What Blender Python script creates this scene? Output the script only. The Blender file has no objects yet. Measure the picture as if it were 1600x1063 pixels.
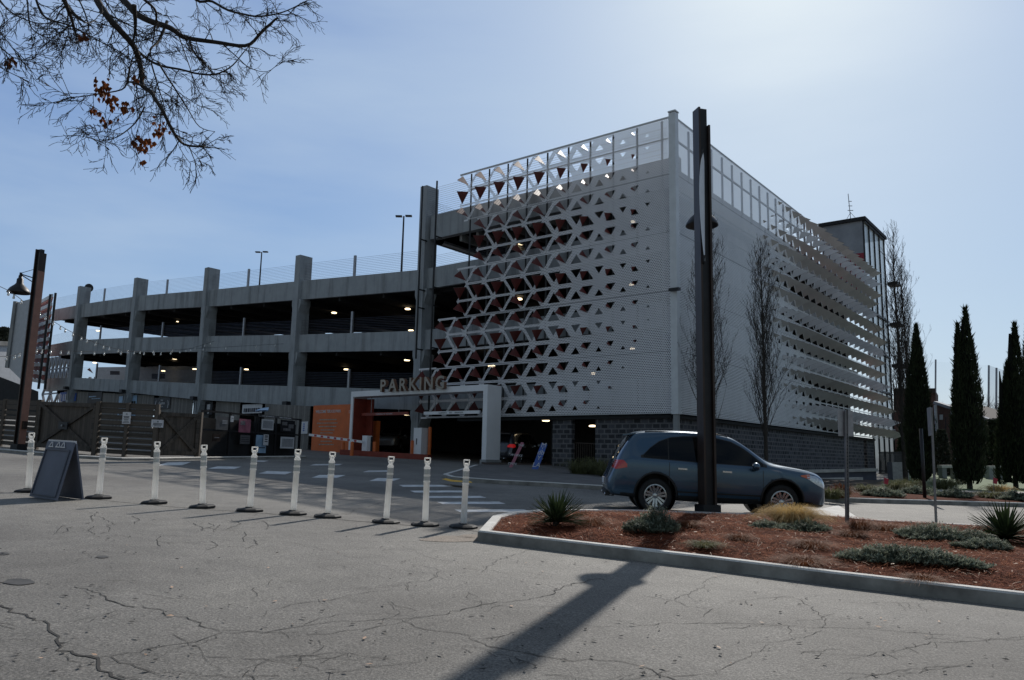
import bpy, bmesh, math, random
from mathutils import Vector, Matrix, noise
from mathutils.bvhtree import BVHTree
random.seed(7)
sc = bpy.context.scene
COL = sc.collection
R = math.radians
# ---------------------------------------------------------------- survey
# the camera stands at the world origin; the ground is a gently tilted plane
F, PITCH, ROLL = 1209.5, .1499, .0213
GA, GB, GC = -1.4705, -.0281, .0251
def G(x, y): return GA + GB*x + GC*y
def ray(px, py):
    u2, v2 = px-800., py-531.5
    u = u2*math.cos(ROLL)+v2*math.sin(ROLL); v = -u2*math.sin(ROLL)+v2*math.cos(ROLL)
    cp, sp = math.cos(PITCH), math.sin(PITCH)
    return Vector((u/F, cp+v/F*sp, sp-v/F*cp))
def gp(px, py, dz=0):                    # surveyed ground point seen at a photo position
    d = ray(px, py)
    s = (GA+dz)/(d.z-GB*d.x-GC*d.y)
    return d*s
def at(px, py, Y):                       # surveyed point at a known depth
    d = ray(px, py); return d*(Y/d.y)
def ztop(px, py, x, y):                  # height seen at py above plan point x,y
    d = ray(px, py); return d.z*math.hypot(x, y)/math.hypot(d.x, d.y)
CX, CY = 7.4888, 35.0
DL = Vector((-math.sin(.8994), math.cos(.8994), 0)); IL = Vector((math.cos(.8994), math.sin(.8994), 0))
DR = Vector((math.sin(.6701), math.cos(.6701), 0)); IR = Vector((-math.cos(.6701), math.sin(.6701), 0))
C0 = Vector((CX, CY, 0))
def FL(t, n, z): v = C0+DL*t+IL*n; return Vector((v.x, v.y, z))
def FR(t, n, z): v = C0+DR*t+IR*n; return Vector((v.x, v.y, z))
def PL(px, py, n=0.):                    # (t, z) on the west facade plane
    d = ray(px, py); o = C0+IL*n
    s = (o.x*IL.x+o.y*IL.y)/(d.x*IL.x+d.y*IL.y); p = d*s
    return (p.x-o.x)*DL.x+(p.y-o.y)*DL.y, p.z
def PR(px, py, n=0.):
    d = ray(px, py); o = C0+IR*n
    s = (o.x*IR.x+o.y*IR.y)/(d.x*IR.x+d.y*IR.y); p = d*s
    return (p.x-o.x)*DR.x+(p.y-o.y)*DR.y, p.z
ZT, ZB = 16.276, 2.127
# ---------------------------------------------------------------- materials
M = {}
def nm(name):
    m = bpy.data.materials.new(name); m.use_nodes = True
    nt = m.node_tree; b = nt.nodes['Principled BSDF']; M[name] = m
    return m, nt, b
def ramp(nt, stops, fac):
    r = nt.nodes.new('ShaderNodeValToRGB'); nt.links.new(fac, r.inputs[0])
    e = r.color_ramp.elements
    while len(e) < len(stops): e.new(.5)
    for i, (p, c) in enumerate(stops):
        e[i].position = p; e[i].color = (c[0], c[1], c[2], 1) if hasattr(c, '__len__') else (c, c, c, 1)
    return r.outputs[0]
def tex(nt, scale, detail=5, rough=.6, coord='Object', stretch=None, kind='ShaderNodeTexNoise'):
    tc = nt.nodes.new('ShaderNodeTexCoord'); o = tc.outputs[coord]
    if stretch:
        mp = nt.nodes.new('ShaderNodeMapping'); mp.inputs['Scale'].default_value = stretch
        nt.links.new(o, mp.inputs[0]); o = mp.outputs[0]
    n = nt.nodes.new(kind); n.inputs['Scale'].default_value = scale
    if kind == 'ShaderNodeTexNoise':
        n.inputs['Detail'].default_value = detail; n.inputs['Roughness'].default_value = rough
    nt.links.new(o, n.inputs['Vector']); return n
def mixc(nt, a, b, fac, mode='MIX'):
    m = nt.nodes.new('ShaderNodeMix'); m.data_type = 'RGBA'; m.blend_type = mode
    for s, v in ((6, a), (7, b), (0, fac)):
        if hasattr(v, 'links') or hasattr(v, 'is_linked'): nt.links.new(v, m.inputs[s])
        elif s: m.inputs[s].default_value = (*v, 1)
        else: m.inputs[0].default_value = v
    return m.outputs[2]
def bump(nt, b, h, strength=.3, dist=.02):
    n = nt.nodes.new('ShaderNodeBump'); n.inputs['Strength'].default_value = strength; n.inputs['Distance'].default_value = dist
    nt.links.new(h, n.inputs['Height']); nt.links.new(n.outputs[0], b.inputs['Normal'])
def simple(name, c, rough=.6, metal=0, var=.18, scale=3, spec=None, coat=0, bmp=0, c2=None, stretch=None, trans=0):
    m, nt, b = nm(name)
    n = tex(nt, scale, stretch=stretch)
    lo = tuple(v*(1-var) for v in c); hi = tuple(min(1, v*(1+var)) for v in c) if c2 is None else c2
    nt.links.new(ramp(nt, [(.3, lo), (.7, hi)], n.outputs['Fac']), b.inputs['Base Color'])
    b.inputs['Roughness'].default_value = rough; b.inputs['Metallic'].default_value = metal
    if coat: b.inputs['Coat Weight'].default_value = coat; b.inputs['Coat Roughness'].default_value = .05
    if spec is not None: b.inputs['Specular IOR Level'].default_value = spec
    if bmp:
        n2 = tex(nt, scale*12, 3); bump(nt, b, n2.outputs['Fac'], bmp, .01)
    return m
def emit(name, c, s):
    m, nt, b = nm(name); b.inputs['Base Color'].default_value = (*c, 1)
    b.inputs['Emission Color'].default_value = (*c, 1); b.inputs['Emission Strength'].default_value = s; return m
# asphalt
m, nt, b = nm('asphalt')
fine = tex(nt, 55, 6, .75); big = tex(nt, .22, 4, .6); mid = tex(nt, 2.2, 6, .7)
stone = tex(nt, 70, kind='ShaderNodeTexVoronoi')
c1 = ramp(nt, [(.34, (.065, .063, .059)), (.5, (.165, .159, .15)), (.66, (.33, .315, .295))], fine.outputs['Fac'])
c2 = ramp(nt, [(.34, (.74, .72, .70)), (.5, (1.0, .985, .96)), (.66, (1.2, 1.18, 1.13))], big.outputs['Fac'])
c3 = ramp(nt, [(.3, (.82, .82, .82)), (.7, (1.12, 1.12, 1.12))], mid.outputs['Fac'])
c = mixc(nt, mixc(nt, c1, c2, 1., 'MULTIPLY'), c3, 1., 'MULTIPLY')
st = tex(nt, .9, 5, .7, stretch=(1, 1, 1)); sr = ramp(nt, [(.64, (1, 1, 1)), (.74, (.7, .69, .67))], st.outputs['Fac'])
c = mixc(nt, c, sr, 1., 'MULTIPLY')
# faint crazing
vo = tex(nt, .55, kind='ShaderNodeTexVoronoi'); vo.feature = 'DISTANCE_TO_EDGE'
dn = tex(nt, 1.4, 6, .7); ad = nt.nodes.new('ShaderNodeVectorMath'); ad.operation = 'MULTIPLY_ADD'
nt.links.new(dn.outputs['Color'], ad.inputs[0]); ad.inputs[1].default_value = (.9, .9, .9)
nt.links.new(vo.inputs['Vector'].links[0].from_socket, ad.inputs[2]); nt.links.new(ad.outputs[0], vo.inputs['Vector'])
cr = ramp(nt, [(0, (1, 1, 1)), (.006, (0, 0, 0))], vo.outputs['Distance'])
mk = ramp(nt, [(.5, (0, 0, 0)), (.62, (.55, .55, .55))], tex(nt, .35, 2).outputs['Fac'])
cr = mixc(nt, cr, mk, 1., 'MULTIPLY')
c = mixc(nt, c, (.03, .028, .027), cr)
nt.links.new(c, b.inputs['Base Color']); b.inputs['Roughness'].default_value = .8; b.inputs['Specular IOR Level'].default_value = .35
bump(nt, b, fine.outputs['Fac'], .55, .02)
m, nt, b = nm('rust_asphalt'); fn_ = tex(nt, 55, 6, .75); nt.links.new(ramp(nt, [(.36, (.06, .045, .032)), (.5, (.17, .135, .105)), (.62, (.34, .29, .24))], fn_.outputs['Fac']), b.inputs['Base Color']); b.inputs['Roughness'].default_value = .85
simple('crack', (.03, .028, .026), .95, var=.3)
simple('crack_fill', (.045, .043, .042), .8, var=.4, scale=9)
simple('concrete', (.24, .25, .255), .85, var=.16, scale=.9, c2=(.34, .345, .345), bmp=.15, stretch=(1, 1, .5))
# facade concrete with vertical stains and pour joints
m, nt, b = nm('concrete_wall')
a1 = tex(nt, 1.1, 6, .7); a2 = tex(nt, 1.0, 5, .7, stretch=(1.6, 1.6, .13))
ca = ramp(nt, [(.25, (.27, .29, .31)), (.75, (.38, .40, .42))], a1.outputs['Fac'])
cb = ramp(nt, [(.36, (.66, .65, .64)), (.52, (1.0, 1.0, 1.0))], a2.outputs['Fac'])
nt.links.new(mixc(nt, ca, cb, 1., 'MULTIPLY'), b.inputs['Base Color']); b.inputs['Roughness'].default_value = .9
bump(nt, b, tex(nt, 30, 4).outputs['Fac'], .2, .01)
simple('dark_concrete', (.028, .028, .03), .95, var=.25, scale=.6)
simple('kerb_face_shaded', (.17, .16, .15), .9, var=.3, scale=2, c2=(.36, .345, .32), bmp=.4)  # shade on the upright kerb face put into its darker colour
m, nt, b = nm('kerb')
a1 = tex(nt, 2.5, 6, .75); a2 = tex(nt, 60, 3, .7)
nt.links.new(mixc(nt, ramp(nt, [(.3, (.48, .46, .43)), (.7, (.72, .70, .66))], a1.outputs['Fac']), ramp(nt, [(.3, (.7, .7, .7)), (.7, (1.15, 1.15, 1.15))], a2.outputs['Fac']), 1., 'MULTIPLY'), b.inputs['Base Color'])
b.inputs['Roughness'].default_value = .9; bump(nt, b, a2.outputs['Fac'], .5, .01)
simple('sidewalk', (.26, .25, .23), .9, var=.15, scale=1.5, c2=(.38, .365, .34), bmp=.2)
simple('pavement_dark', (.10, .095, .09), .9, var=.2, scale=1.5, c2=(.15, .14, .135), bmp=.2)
simple('road_paint', (.55, .55, .55), .75, var=.3, scale=4, c2=(.82, .82, .81))
simple('yellow_paint', (.75, .42, .03), .7, var=.25, scale=4)
simple('mulch', (.055, .016, .008), .95, var=.5, scale=9, c2=(.13, .036, .018), bmp=.8, spec=.05)
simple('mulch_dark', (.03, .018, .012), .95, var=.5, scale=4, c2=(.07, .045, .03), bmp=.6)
simple('straw_red', (.13, .030, .012), .95, var=.5, scale=3.5, c2=(.36, .125, .058), spec=.08)
simple('straw_pale', (.42, .27, .18), .75, var=.3, scale=8)
simple('grass', (.05, .09, .03), .9, var=.35, scale=2, c2=(.1, .16, .05))
# perforated metal
def perforated(name, ca, cb, sp=.078, rad=.0215, rough=.45):
    m, nt, b = nm(name); N = nt.nodes; L = nt.links
    tc = N.new('ShaderNodeTexCoord')
    def grid(off):
        mp = N.new('ShaderNodeMapping'); mp.inputs['Location'].default_value = (off[0], off[1], 0)
        L.new(tc.outputs['UV'], mp.inputs[0])
        sx = N.new('ShaderNodeSeparateXYZ'); L.new(mp.outputs[0], sx.inputs[0]); o = []
        for k, s in ((0, sp), (1, sp*1.732)):
            w = N.new('ShaderNodeMath'); w.operation = 'WRAP'; L.new(sx.outputs[k], w.inputs[0])
            w.inputs[1].default_value = s/2; w.inputs[2].default_value = -s/2; o.append(w)
        cx = N.new('ShaderNodeCombineXYZ'); L.new(o[0].outputs[0], cx.inputs[0]); L.new(o[1].outputs[0], cx.inputs[1])
        ln = N.new('ShaderNodeVectorMath'); ln.operation = 'LENGTH'; L.new(cx.outputs[0], ln.inputs[0]); return ln.outputs['Value']
    mn = N.new('ShaderNodeMath'); mn.operation = 'MINIMUM'
    L.new(grid((0, 0)), mn.inputs[0]); L.new(grid((sp/2, sp*.866)), mn.inputs[1])
    gt = N.new('ShaderNodeMath'); gt.operation = 'GREATER_THAN'; L.new(mn.outputs[0], gt.inputs[0]); gt.inputs[1].default_value = rad
    # seams every two rows have no holes
    sx = N.new('ShaderNodeSeparateXYZ'); L.new(tc.outputs['UV'], sx.inputs[0])
    w = N.new('ShaderNodeMath'); w.operation = 'PINGPONG'; L.new(sx.outputs[1], w.inputs[0]); w.inputs[1].default_value = 14.149/15*1.5
    lt = N.new('ShaderNodeMath'); lt.operation = 'LESS_THAN'; L.new(w.outputs[0], lt.inputs[0]); lt.inputs[1].default_value = .012
    col = ramp(nt, [(.3, ca), (.7, cb)], tex(nt, .35, 4).outputs['Fac'])
    pn = tex(nt, 1, stretch=(.0, .0, .53), kind='ShaderNodeTexWhiteNoise') if False else None
    L.new(mixc(nt, col, (.16, .17, .18), lt.outputs[0]), b.inputs['Base Color'])
    L.new(gt.outputs[0], b.inputs['Alpha']); b.inputs['Roughness'].default_value = rough; b.inputs['Metallic'].default_value = 0.0
    return m
perforated('screen_metal', (.70, .69, .72), (.82, .81, .84), sp=.092, rad=.027)
perforated('screen_metal_right', (.72, .73, .76), (.84, .85, .87), sp=.09, rad=.026)
simple('trim_metal', (.62, .64, .66), .45, .0, var=.08)
simple('flap_outer', (.58, .56, .55), .5, var=.15, scale=.5)
simple('flap_red', (.155, .04, .036), .35, var=.25, scale=.8)
simple('steel_dark', (.02, .02, .023), .5, .3, var=.3)
simple('steel_brown', (.035, .022, .018), .42, .25, var=.35, scale=5, stretch=(1, 1, .3))
simple('steel_grey', (.2, .2, .21), .45, .7, var=.2)
simple('galv', (.33, .33, .35), .45, .6, var=.2, scale=8)
simple('cable', (.09, .09, .1), .4, .8)
simple('white_paint', (.80, .80, .82), .5, var=.06, scale=1.2, bmp=.05)
simple('orange_paint', (.6, .13, .025), .55, var=.15, scale=1.5)
simple('orange_dark', (.22, .035, .02), .5, var=.2)
simple('letter_face', (.34, .30, .25), .5, var=.2)
simple('letter_side', (.20, .10, .06), .5, var=.2)

simple('post_band', (.5, .5, .48), .3, .2, var=.2, scale=40)
simple('rubber', (.013, .013, .014), .75, var=.3, bmp=.3)
simple('plastic_grey', (.10, .11, .145), .6, var=.12, scale=3)
simple('chrome', (.6, .6, .62), .18, .95, var=.05)
# planks
def planks(name, ca, cb, w=.15, axis='X', dark=.25):
    m, nt, b = nm(name)
    tc = nt.nodes.new('ShaderNodeTexCoord'); sx = nt.nodes.new('ShaderNodeSeparateXYZ'); nt.links.new(tc.outputs['UV'], sx.inputs[0])
    src = sx.outputs[0 if axis == 'X' else 1]
    dv = nt.nodes.new('ShaderNodeMath'); dv.operation = 'DIVIDE'; nt.links.new(src, dv.inputs[0]); dv.inputs[1].default_value = w
    fl = nt.nodes.new('ShaderNodeMath'); fl.operation = 'FLOOR'; nt.links.new(dv.outputs[0], fl.inputs[0])
    wn = nt.nodes.new('ShaderNodeTexWhiteNoise'); wn.noise_dimensions = '1D'; nt.links.new(fl.outputs[0], wn.inputs['W'])
    fr = nt.nodes.new('ShaderNodeMath'); fr.operation = 'FRACT'; nt.links.new(dv.outputs[0], fr.inputs[0])
    gap = ramp(nt, [(0, (dark,)*3), (.07, (1, 1, 1)), (.93, (1, 1, 1)), (1, (dark,)*3)], fr.outputs[0])
    base = ramp(nt, [(0, ca), (1, cb)], wn.outputs['Value'])
    gr = tex(nt, 5, 6, .7, 'UV', stretch=(6, .6, 1) if axis == 'X' else (.6, 6, 1))
    g = ramp(nt, [(.3, (.65, .65, .65)), (.7, (1.2, 1.2, 1.2))], gr.outputs['Fac'])
    nt.links.new(mixc(nt, mixc(nt, base, gap, 1., 'MULTIPLY'), g, 1., 'MULTIPLY'), b.inputs['Base Color'])
    b.inputs['Roughness'].default_value = .85; return m
planks('fence_wood', (.075, .062, .052), (.125, .102, .085), .16)
planks('fence_rail_wood', (.06, .05, .042), (.10, .082, .068), .2, 'Y')
planks('clad_wood', (.16, .15, .14), (.26, .245, .23), .22)
# masonry with staggered dark recesses
def masonry(name):
    m, nt, b = nm(name)
    tc = nt.nodes.new('ShaderNodeTexCoord')
    br = nt.nodes.new('ShaderNodeTexBrick'); nt.links.new(tc.outputs['UV'], br.inputs['Vector'])
    br.inputs['Scale'].default_value = 1; br.inputs['Brick Width'].default_value = .40; br.inputs['Row Height'].default_value = .24
    br.inputs['Mortar Size'].default_value = .035; br.inputs['Mortar Smooth'].default_value = .05; br.offset = .5
    br.inputs['Color1'].default_value = (.012, .013, .016, 1); br.inputs['Color2'].default_value = (.09, .09, .105, 1); br.inputs['Mortar'].default_value = (.15, .145, .15, 1)
    nt.links.new(mixc(nt, br.outputs['Color'], ramp(nt, [(.3, (.7, .7, .7)), (.7, (1.15, 1.15, 1.15))], tex(nt, 3, 5).outputs['Fac']), 1., 'MULTIPLY'), b.inputs['Base Color'])
    b.inputs['Roughness'].default_value = .8
    bump(nt, b, br.outputs['Fac'], .8, .03)
masonry('masonry')
m, nt, b = nm('brick')
tc = nt.nodes.new('ShaderNodeTexCoord'); br = nt.nodes.new('ShaderNodeTexBrick'); nt.links.new(tc.outputs['UV'], br.inputs['Vector'])
br.inputs['Scale'].default_value = 1; br.inputs['Brick Width'].default_value = .3; br.inputs['Row Height'].default_value = .1; br.inputs['Mortar Size'].default_value = .012
br.inputs['Color1'].default_value = (.11, .04, .03, 1); br.inputs['Color2'].default_value = (.07, .032, .026, 1); br.inputs['Mortar'].default_value = (.1, .085, .075, 1)
nt.links.new(br.outputs['Color'], b.inputs['Base Color']); b.inputs['Roughness'].default_value = .9
# glass
m, nt, b = nm('tower_glass'); b.inputs['Base Color'].default_value = (.72, .80, .84, 1); b.inputs['Roughness'].default_value = .3; b.inputs['Alpha'].default_value = .82
m, nt, b = nm('car_glass'); b.inputs['Base Color'].default_value = (.004, .005, .006, 1); b.inputs['Roughness'].default_value = .06; b.inputs['Specular IOR Level'].default_value = .25
# vehicle paint
def carpaint(name, c, metal=.55):
    m, nt, b = nm(name)
    fl = tex(nt, 900, 1); nt.links.new(ramp(nt, [(.3, tuple(v*.8 for v in c)), (.7, tuple(min(1, v*1.2) for v in c))], fl.outputs['Fac']), b.inputs['Base Color'])
    b.inputs['Metallic'].default_value = metal; b.inputs['Roughness'].default_value = .34
    b.inputs['Coat Weight'].default_value = 1; b.inputs['Coat Roughness'].default_value = .03
carpaint('paint_blue', (.035, .082, .135), .5); carpaint('paint_silver', (.4, .42, .45)); carpaint('paint_dark', (.05, .055, .07))
simple('car_black', (.012, .012, .013), .55, var=.2)
simple('tyre', (.014, .014, .015), .8, var=.2, bmp=.2)
simple('rim', (.55, .56, .58), .25, .85, var=.08)
simple('lamp_red', (.5, .012, .015), .15, var=.1, coat=1)
emit('lamp_red_lit', (.8, .03, .03), .16)
simple('lamp_amber', (.65, .12, .03), .2, var=.1, coat=1)
simple('lamp_clear', (.55, .6, .66), .12, .5, var=.25, scale=25, coat=1)
# vegetation
simple('bark', (.05, .042, .036), .9, var=.35, scale=12, bmp=.3)
simple('bark_dark', (.022, .018, .016), .9, var=.35, scale=12)
simple('twig', (.09, .07, .055), .85, var=.4, scale=4)
def leaf(name, a, b2, tr=.25):
    m, nt, b = nm(name)
    n = tex(nt, 2.5, 4); nt.links.new(ramp(nt, [(.3, a), (.7, b2)], n.outputs['Fac']), b.inputs['Base Color'])
    b.inputs['Roughness'].default_value = .7; b.inputs['Specular IOR Level'].default_value = .12
    t = nt.nodes.new('ShaderNodeBsdfTranslucent'); nt.links.new(b.inputs['Base Color'].links[0].from_socket, t.inputs[0])
    mx = nt.nodes.new('ShaderNodeMixShader'); mx.inputs[0].default_value = tr
    nt.links.new(b.outputs[0], mx.inputs[1]); nt.links.new(t.outputs[0], mx.inputs[2])
    nt.links.new(mx.outputs[0], nt.nodes['Material Output'].inputs[0])
leaf('cypress_leaf', (.014, .020, .011), (.045, .058, .03), .15)
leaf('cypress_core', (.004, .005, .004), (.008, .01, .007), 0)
leaf('rosemary', (.08, .10, .07), (.30, .33, .25), .3)
leaf('yucca', (.02, .035, .015), (.06, .085, .035), .12)
leaf('golden_grass', (.38, .25, .09), (.62, .45, .2), .45)
leaf('brown_grass', (.10, .038, .018), (.24, .10, .045), .2)
leaf('olive_grass', (.08, .085, .04), (.17, .17, .08), .35)
leaf('post_white', (.80, .795, .77), (.96, .955, .94), .72)
leaf('dead_leaf', (.10, .03, .012), (.26, .09, .035), .35)
leaf('far_tree', (.03, .035, .025), (.07, .075, .055), .2)
simple('sign_white', (.6, .6, .63), .6, var=.08)
simple('sign_ink', (.03, .03, .045), .7, var=.2)
simple('sign_black', (.012, .013, .018), .5, var=.3)
simple('sign_blue', (.05, .12, .42), .5, var=.2)
simple('sign_pale_blue', (.28, .42, .58), .5, var=.25, scale=2)
simple('sign_pink', (.35, .12, .17), .6, var=.3)
simple('sign_red', (.42, .025, .05), .5, var=.15)
simple('panel_red', (.26, .012, .03), .5, var=.15)
simple('banner_cloth', (.62, .66, .7), .8, var=.1)
simple('banner_orange', (.62, .25, .13), .8, var=.1)
simple('warehouse_white', (.42, .44, .47), .7, var=.1)
simple('roof_dark', (.015, .015, .017), .8, var=.3)
simple('tower_cladding', (.26, .27, .30), .6, var=.2, scale=.8)
emit('ceiling_glow', (1, .78, .48), 3.0)
emit('ceiling_glow_dim', (1, .82, .6), 1.3)
m, nt, b = nm('bulb_glass'); b.inputs['Base Color'].default_value = (.85, .85, .82, 1); b.inputs['Roughness'].default_value = .15; b.inputs['Transmission Weight'].default_value = .4
m, nt, b = nm('netting'); b.inputs['Base Color'].default_value = (.1, .12, .16, 1); b.inputs['Alpha'].default_value = .3
# ---------------------------------------------------------------- mesh builder
class MB:
    def __init__(s): s.v = []; s.f = []; s.uv = []; s.mi = []
    def poly(s, pts, uvs=None, mi=0):
        i = len(s.v); s.v += [tuple(p) for p in pts]; s.f.append(tuple(range(i, i+len(pts))))
        s.uv.append(uvs); s.mi.append(mi)
    def box(s, c, sx, sy, sz, ax=None, ay=None, az=None, mi=0, uvs=True):
        ax = ax or Vector((1, 0, 0)); ay = ay or Vector((0, 1, 0)); az = az or Vector((0, 0, 1)); c = Vector(c)
        P = lambda a, b, d: c+ax*(a*sx/2)+ay*(b*sy/2)+az*(d*sz/2)
        for q, (du, dv) in (((( -1,-1,-1),(1,-1,-1),(1,-1,1),(-1,-1,1)), (sx, sz)), (((1,1,-1),(-1,1,-1),(-1,1,1),(1,1,1)), (sx, sz)),
                  (((1,-1,-1),(1,1,-1),(1,1,1),(1,-1,1)), (sy, sz)), (((-1,1,-1),(-1,-1,-1),(-1,-1,1),(-1,1,1)), (sy, sz)),
                  (((-1,-1,1),(1,-1,1),(1,1,1),(-1,1,1)), (sx, sy)), (((-1,1,-1),(1,1,-1),(1,-1,-1),(-1,-1,-1)), (sx, sy))):
            s.poly([P(*k) for k in q], [(0, 0), (du, 0), (du, dv), (0, dv)], mi)
    def bar(s, a, b, w, d=None, up=None, mi=0):
        a = Vector(a); b = Vector(b); z = (b-a); l = z.length
        if l < 1e-6: return
        z.normalize(); up = Vector(up) if up else (Vector((0, 0, 1)) if abs(z.z) < .95 else Vector((0, 1, 0)))
        x = z.cross(up).normalized(); y = x.cross(z).normalized()
        s.box((a+b)/2, w, d or w, l, x, y, z, mi)
    def tube(s, pts, rad, n=6, mi=0, cap=True):
        pts = [Vector(p) for p in pts]; rings = []
        x = None
        for i, p in enumerate(pts):
            t = (pts[min(i+1, len(pts)-1)]-pts[max(i-1, 0)])
            if t.length < 1e-9: t = Vector((0, 0, 1))
            t.normalize()
            if x is None: x = t.orthogonal().normalized()
            x = (x-t*x.dot(t))
            x = x.normalized() if x.length > 1e-6 else t.orthogonal().normalized()
            y = t.cross(x); r = rad[i] if hasattr(rad, '__len__') else rad
            i0 = len(s.v)
            for k in range(n):
                a = 2*math.pi*k/n; s.v.append(tuple(p+(x*math.cos(a)+y*math.sin(a))*r))
            rings.append(i0)
        for i in range(len(rings)-1):
            for k in range(n):
                a, b = rings[i]+k, rings[i]+(k+1) % n; c, d = rings[i+1]+(k+1) % n, rings[i+1]+k
                s.f.append((a, b, c, d)); s.uv.append(None); s.mi.append(mi)
        if cap and n > 3:
            s.f.append(tuple(range(rings[0]+n-1, rings[0]-1, -1))); s.uv.append(None); s.mi.append(mi)
            s.f.append(tuple(range(rings[-1], rings[-1]+n))); s.uv.append(None); s.mi.append(mi)
    def lathe(s, prof, c, n=24, ax=Vector((0, 0, 1)), mi=0):
        ax = Vector(ax).normalized(); x = ax.orthogonal().normalized(); y = ax.cross(x); c = Vector(c); rings = []
        for r, z in prof:
            i0 = len(s.v); rings.append(i0)
            for k in range(n):
                a = 2*math.pi*k/n; s.v.append(tuple(c+ax*z+(x*math.cos(a)+y*math.sin(a))*max(r, 1e-4)))
        for i in range(len(rings)-1):
            for k in range(n):
                s.f.append((rings[i]+k, rings[i]+(k+1) % n, rings[i+1]+(k+1) % n, rings[i+1]+k)); s.uv.append(None); s.mi.append(mi)
    def build(s, name, mats, parent=None, smooth=False, weld=False, bevel=0, origin=None):
        if not s.f: return None
        me = bpy.data.meshes.new(name)
        if origin is None and parent is None:
            n_ = len(s.v); origin = (sum(v[0] for v in s.v)/n_, sum(v[1] for v in s.v)/n_, min(v[2] for v in s.v))
        org = Vector(origin) if origin is not None else Vector((0, 0, 0))
        me.from_pydata([tuple(Vector(v)-org) for v in s.v], [], s.f)
        if any(u for u in s.uv):
            ul = me.uv_layers.new(name='UVMap'); k = 0
            for p, u in zip(me.polygons, s.uv):
                for j in range(p.loop_total):
                    ul.data[p.loop_start+j].uv = u[j] if u else (0, 0)
        for mt in (mats if isinstance(mats, (list, tuple)) else [mats]): me.materials.append(M[mt])
        for p, i in zip(me.polygons, s.mi): p.material_index = i
        if weld:
            bm = bmesh.new(); bm.from_mesh(me); bmesh.ops.remove_doubles(bm, verts=bm.verts, dist=1e-4); bmesh.ops.recalc_face_normals(bm, faces=bm.faces); bm.to_mesh(me); bm.free()
        if smooth:
            for p in me.polygons: p.use_smooth = True
        o = bpy.data.objects.new(name, me); COL.objects.link(o); o.location = org
        if bevel:
            bv = o.modifiers.new('bevel', 'BEVEL'); bv.width = bevel; bv.segments = 2; bv.limit_method = 'ANGLE'
        if parent is not None:
            o.parent = parent
            if origin is None: o.location = Vector((0, 0, 0))
            # geometry is given in world coordinates: cancel the parent's transform
            o.matrix_parent_inverse = PINV.get(parent.name, Matrix.Identity(4))
        return o
PINV = {}
def tag(o, label=None, cat=None, group=None, kind=None):
    if o is None: return o
    if label: o['label'] = label
    if cat: o['category'] = cat
    if group: o['group'] = group
    if kind: o['kind'] = kind
    return o
def thing(name, label, cat, loc=(0, 0, 0), rz=0, group=None, world=True):
    """Empty at the base of a thing. world=True: its parts are written in world coordinates."""
    o = bpy.data.objects.new(name, None); COL.objects.link(o); o.empty_display_size = .2
    o.location = loc; o.rotation_euler = (0, 0, rz)
    if world: PINV[o.name] = (Matrix.Translation(Vector(loc)) @ Matrix.Rotation(rz, 4, 'Z')).inverted()
    return tag(o, label, cat, group)
def copy_tree(o, parent=None):
    c = o.copy(); COL.objects.link(c)
    if parent is not None: c.parent = parent
    for ch in list(o.children): copy_tree(ch, c)
    return c
def struct(mb, name, mat, **k): return tag(mb.build(name, mat, **k), kind='structure')
def text_mesh(s, size, extrude=.0, offset=.0, res=3):
    cu = bpy.data.curves.new('t', 'FONT'); cu.body = s; cu.size = size; cu.extrude = extrude; cu.offset = offset; cu.resolution_u = res
    cu.align_x = 'CENTER'
    ob = bpy.data.objects.new('t', cu); COL.objects.link(ob); bpy.context.view_layer.update()
    me = bpy.data.meshes.new_from_object(ob.evaluated_get(bpy.context.evaluated_depsgraph_get()))
    bpy.data.objects.remove(ob); bpy.data.curves.remove(cu); return me
def place_text(name, s, size, pos, xdir, updir, mat, parent, extrude=.004, offset=0, squeeze=1.):
    me = text_mesh(s, size, extrude, offset)
    x = Vector(xdir).normalized(); y = Vector(updir).normalized(); z = x.cross(y); pos = Vector(pos)
    for v in me.vertices:
        c = v.co.copy(); v.co = pos+x*(c.x*squeeze)+y*c.y+z*c.z
    me.materials.clear(); me.materials.append(M[mat]); me.name = name
    o = bpy.data.objects.new(name, me); COL.objects.link(o)
    if parent is not None:
        o.parent = parent; o.matrix_parent_inverse = PINV.get(parent.name, Matrix.Identity(4))
    return o
UP = Vector((0, 0, 1))
# ---------------------------------------------------------------- camera, light, sky
cam = bpy.data.cameras.new('camera'); co = bpy.data.objects.new('camera', cam); COL.objects.link(co)
cam.sensor_width = 36; cam.lens = F/1600*36; cam.clip_end = 3000; cam.clip_start = .05
R0 = Vector((1, 0, 0)); FW = Vector((0, math.cos(PITCH), math.sin(PITCH))); U0 = Vector((0, -math.sin(PITCH), math.cos(PITCH)))
Rr = R0*math.cos(ROLL)+U0*math.sin(ROLL); Uu = U0*math.cos(ROLL)-R0*math.sin(ROLL)
mw = Matrix((Rr, Uu, -FW)).transposed().to_4x4(); co.matrix_world = mw
sc.camera = co
SUN_AZ, SUN_EL = R(20.4), R(36)
sl = bpy.data.lights.new('sun', 'SUN'); sl.energy = 4.1; sl.angle = R(.53); sl.color = (1, .95, .88)
so = bpy.data.objects.new('sun', sl); COL.objects.link(so)
sd = Vector((math.sin(SUN_AZ)*math.cos(SUN_EL), math.cos(SUN_AZ)*math.cos(SUN_EL), math.sin(SUN_EL)))
so.rotation_euler = sd.to_track_quat('Z', 'Y').to_euler(); so.location = (0, 0, 60)
w = bpy.data.worlds.new('World'); sc.world = w; w.use_nodes = True; nt = w.node_tree
bg = nt.nodes['Background']; sky = nt.nodes.new('ShaderNodeTexSky'); sky.sky_type = 'NISHITA'
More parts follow.
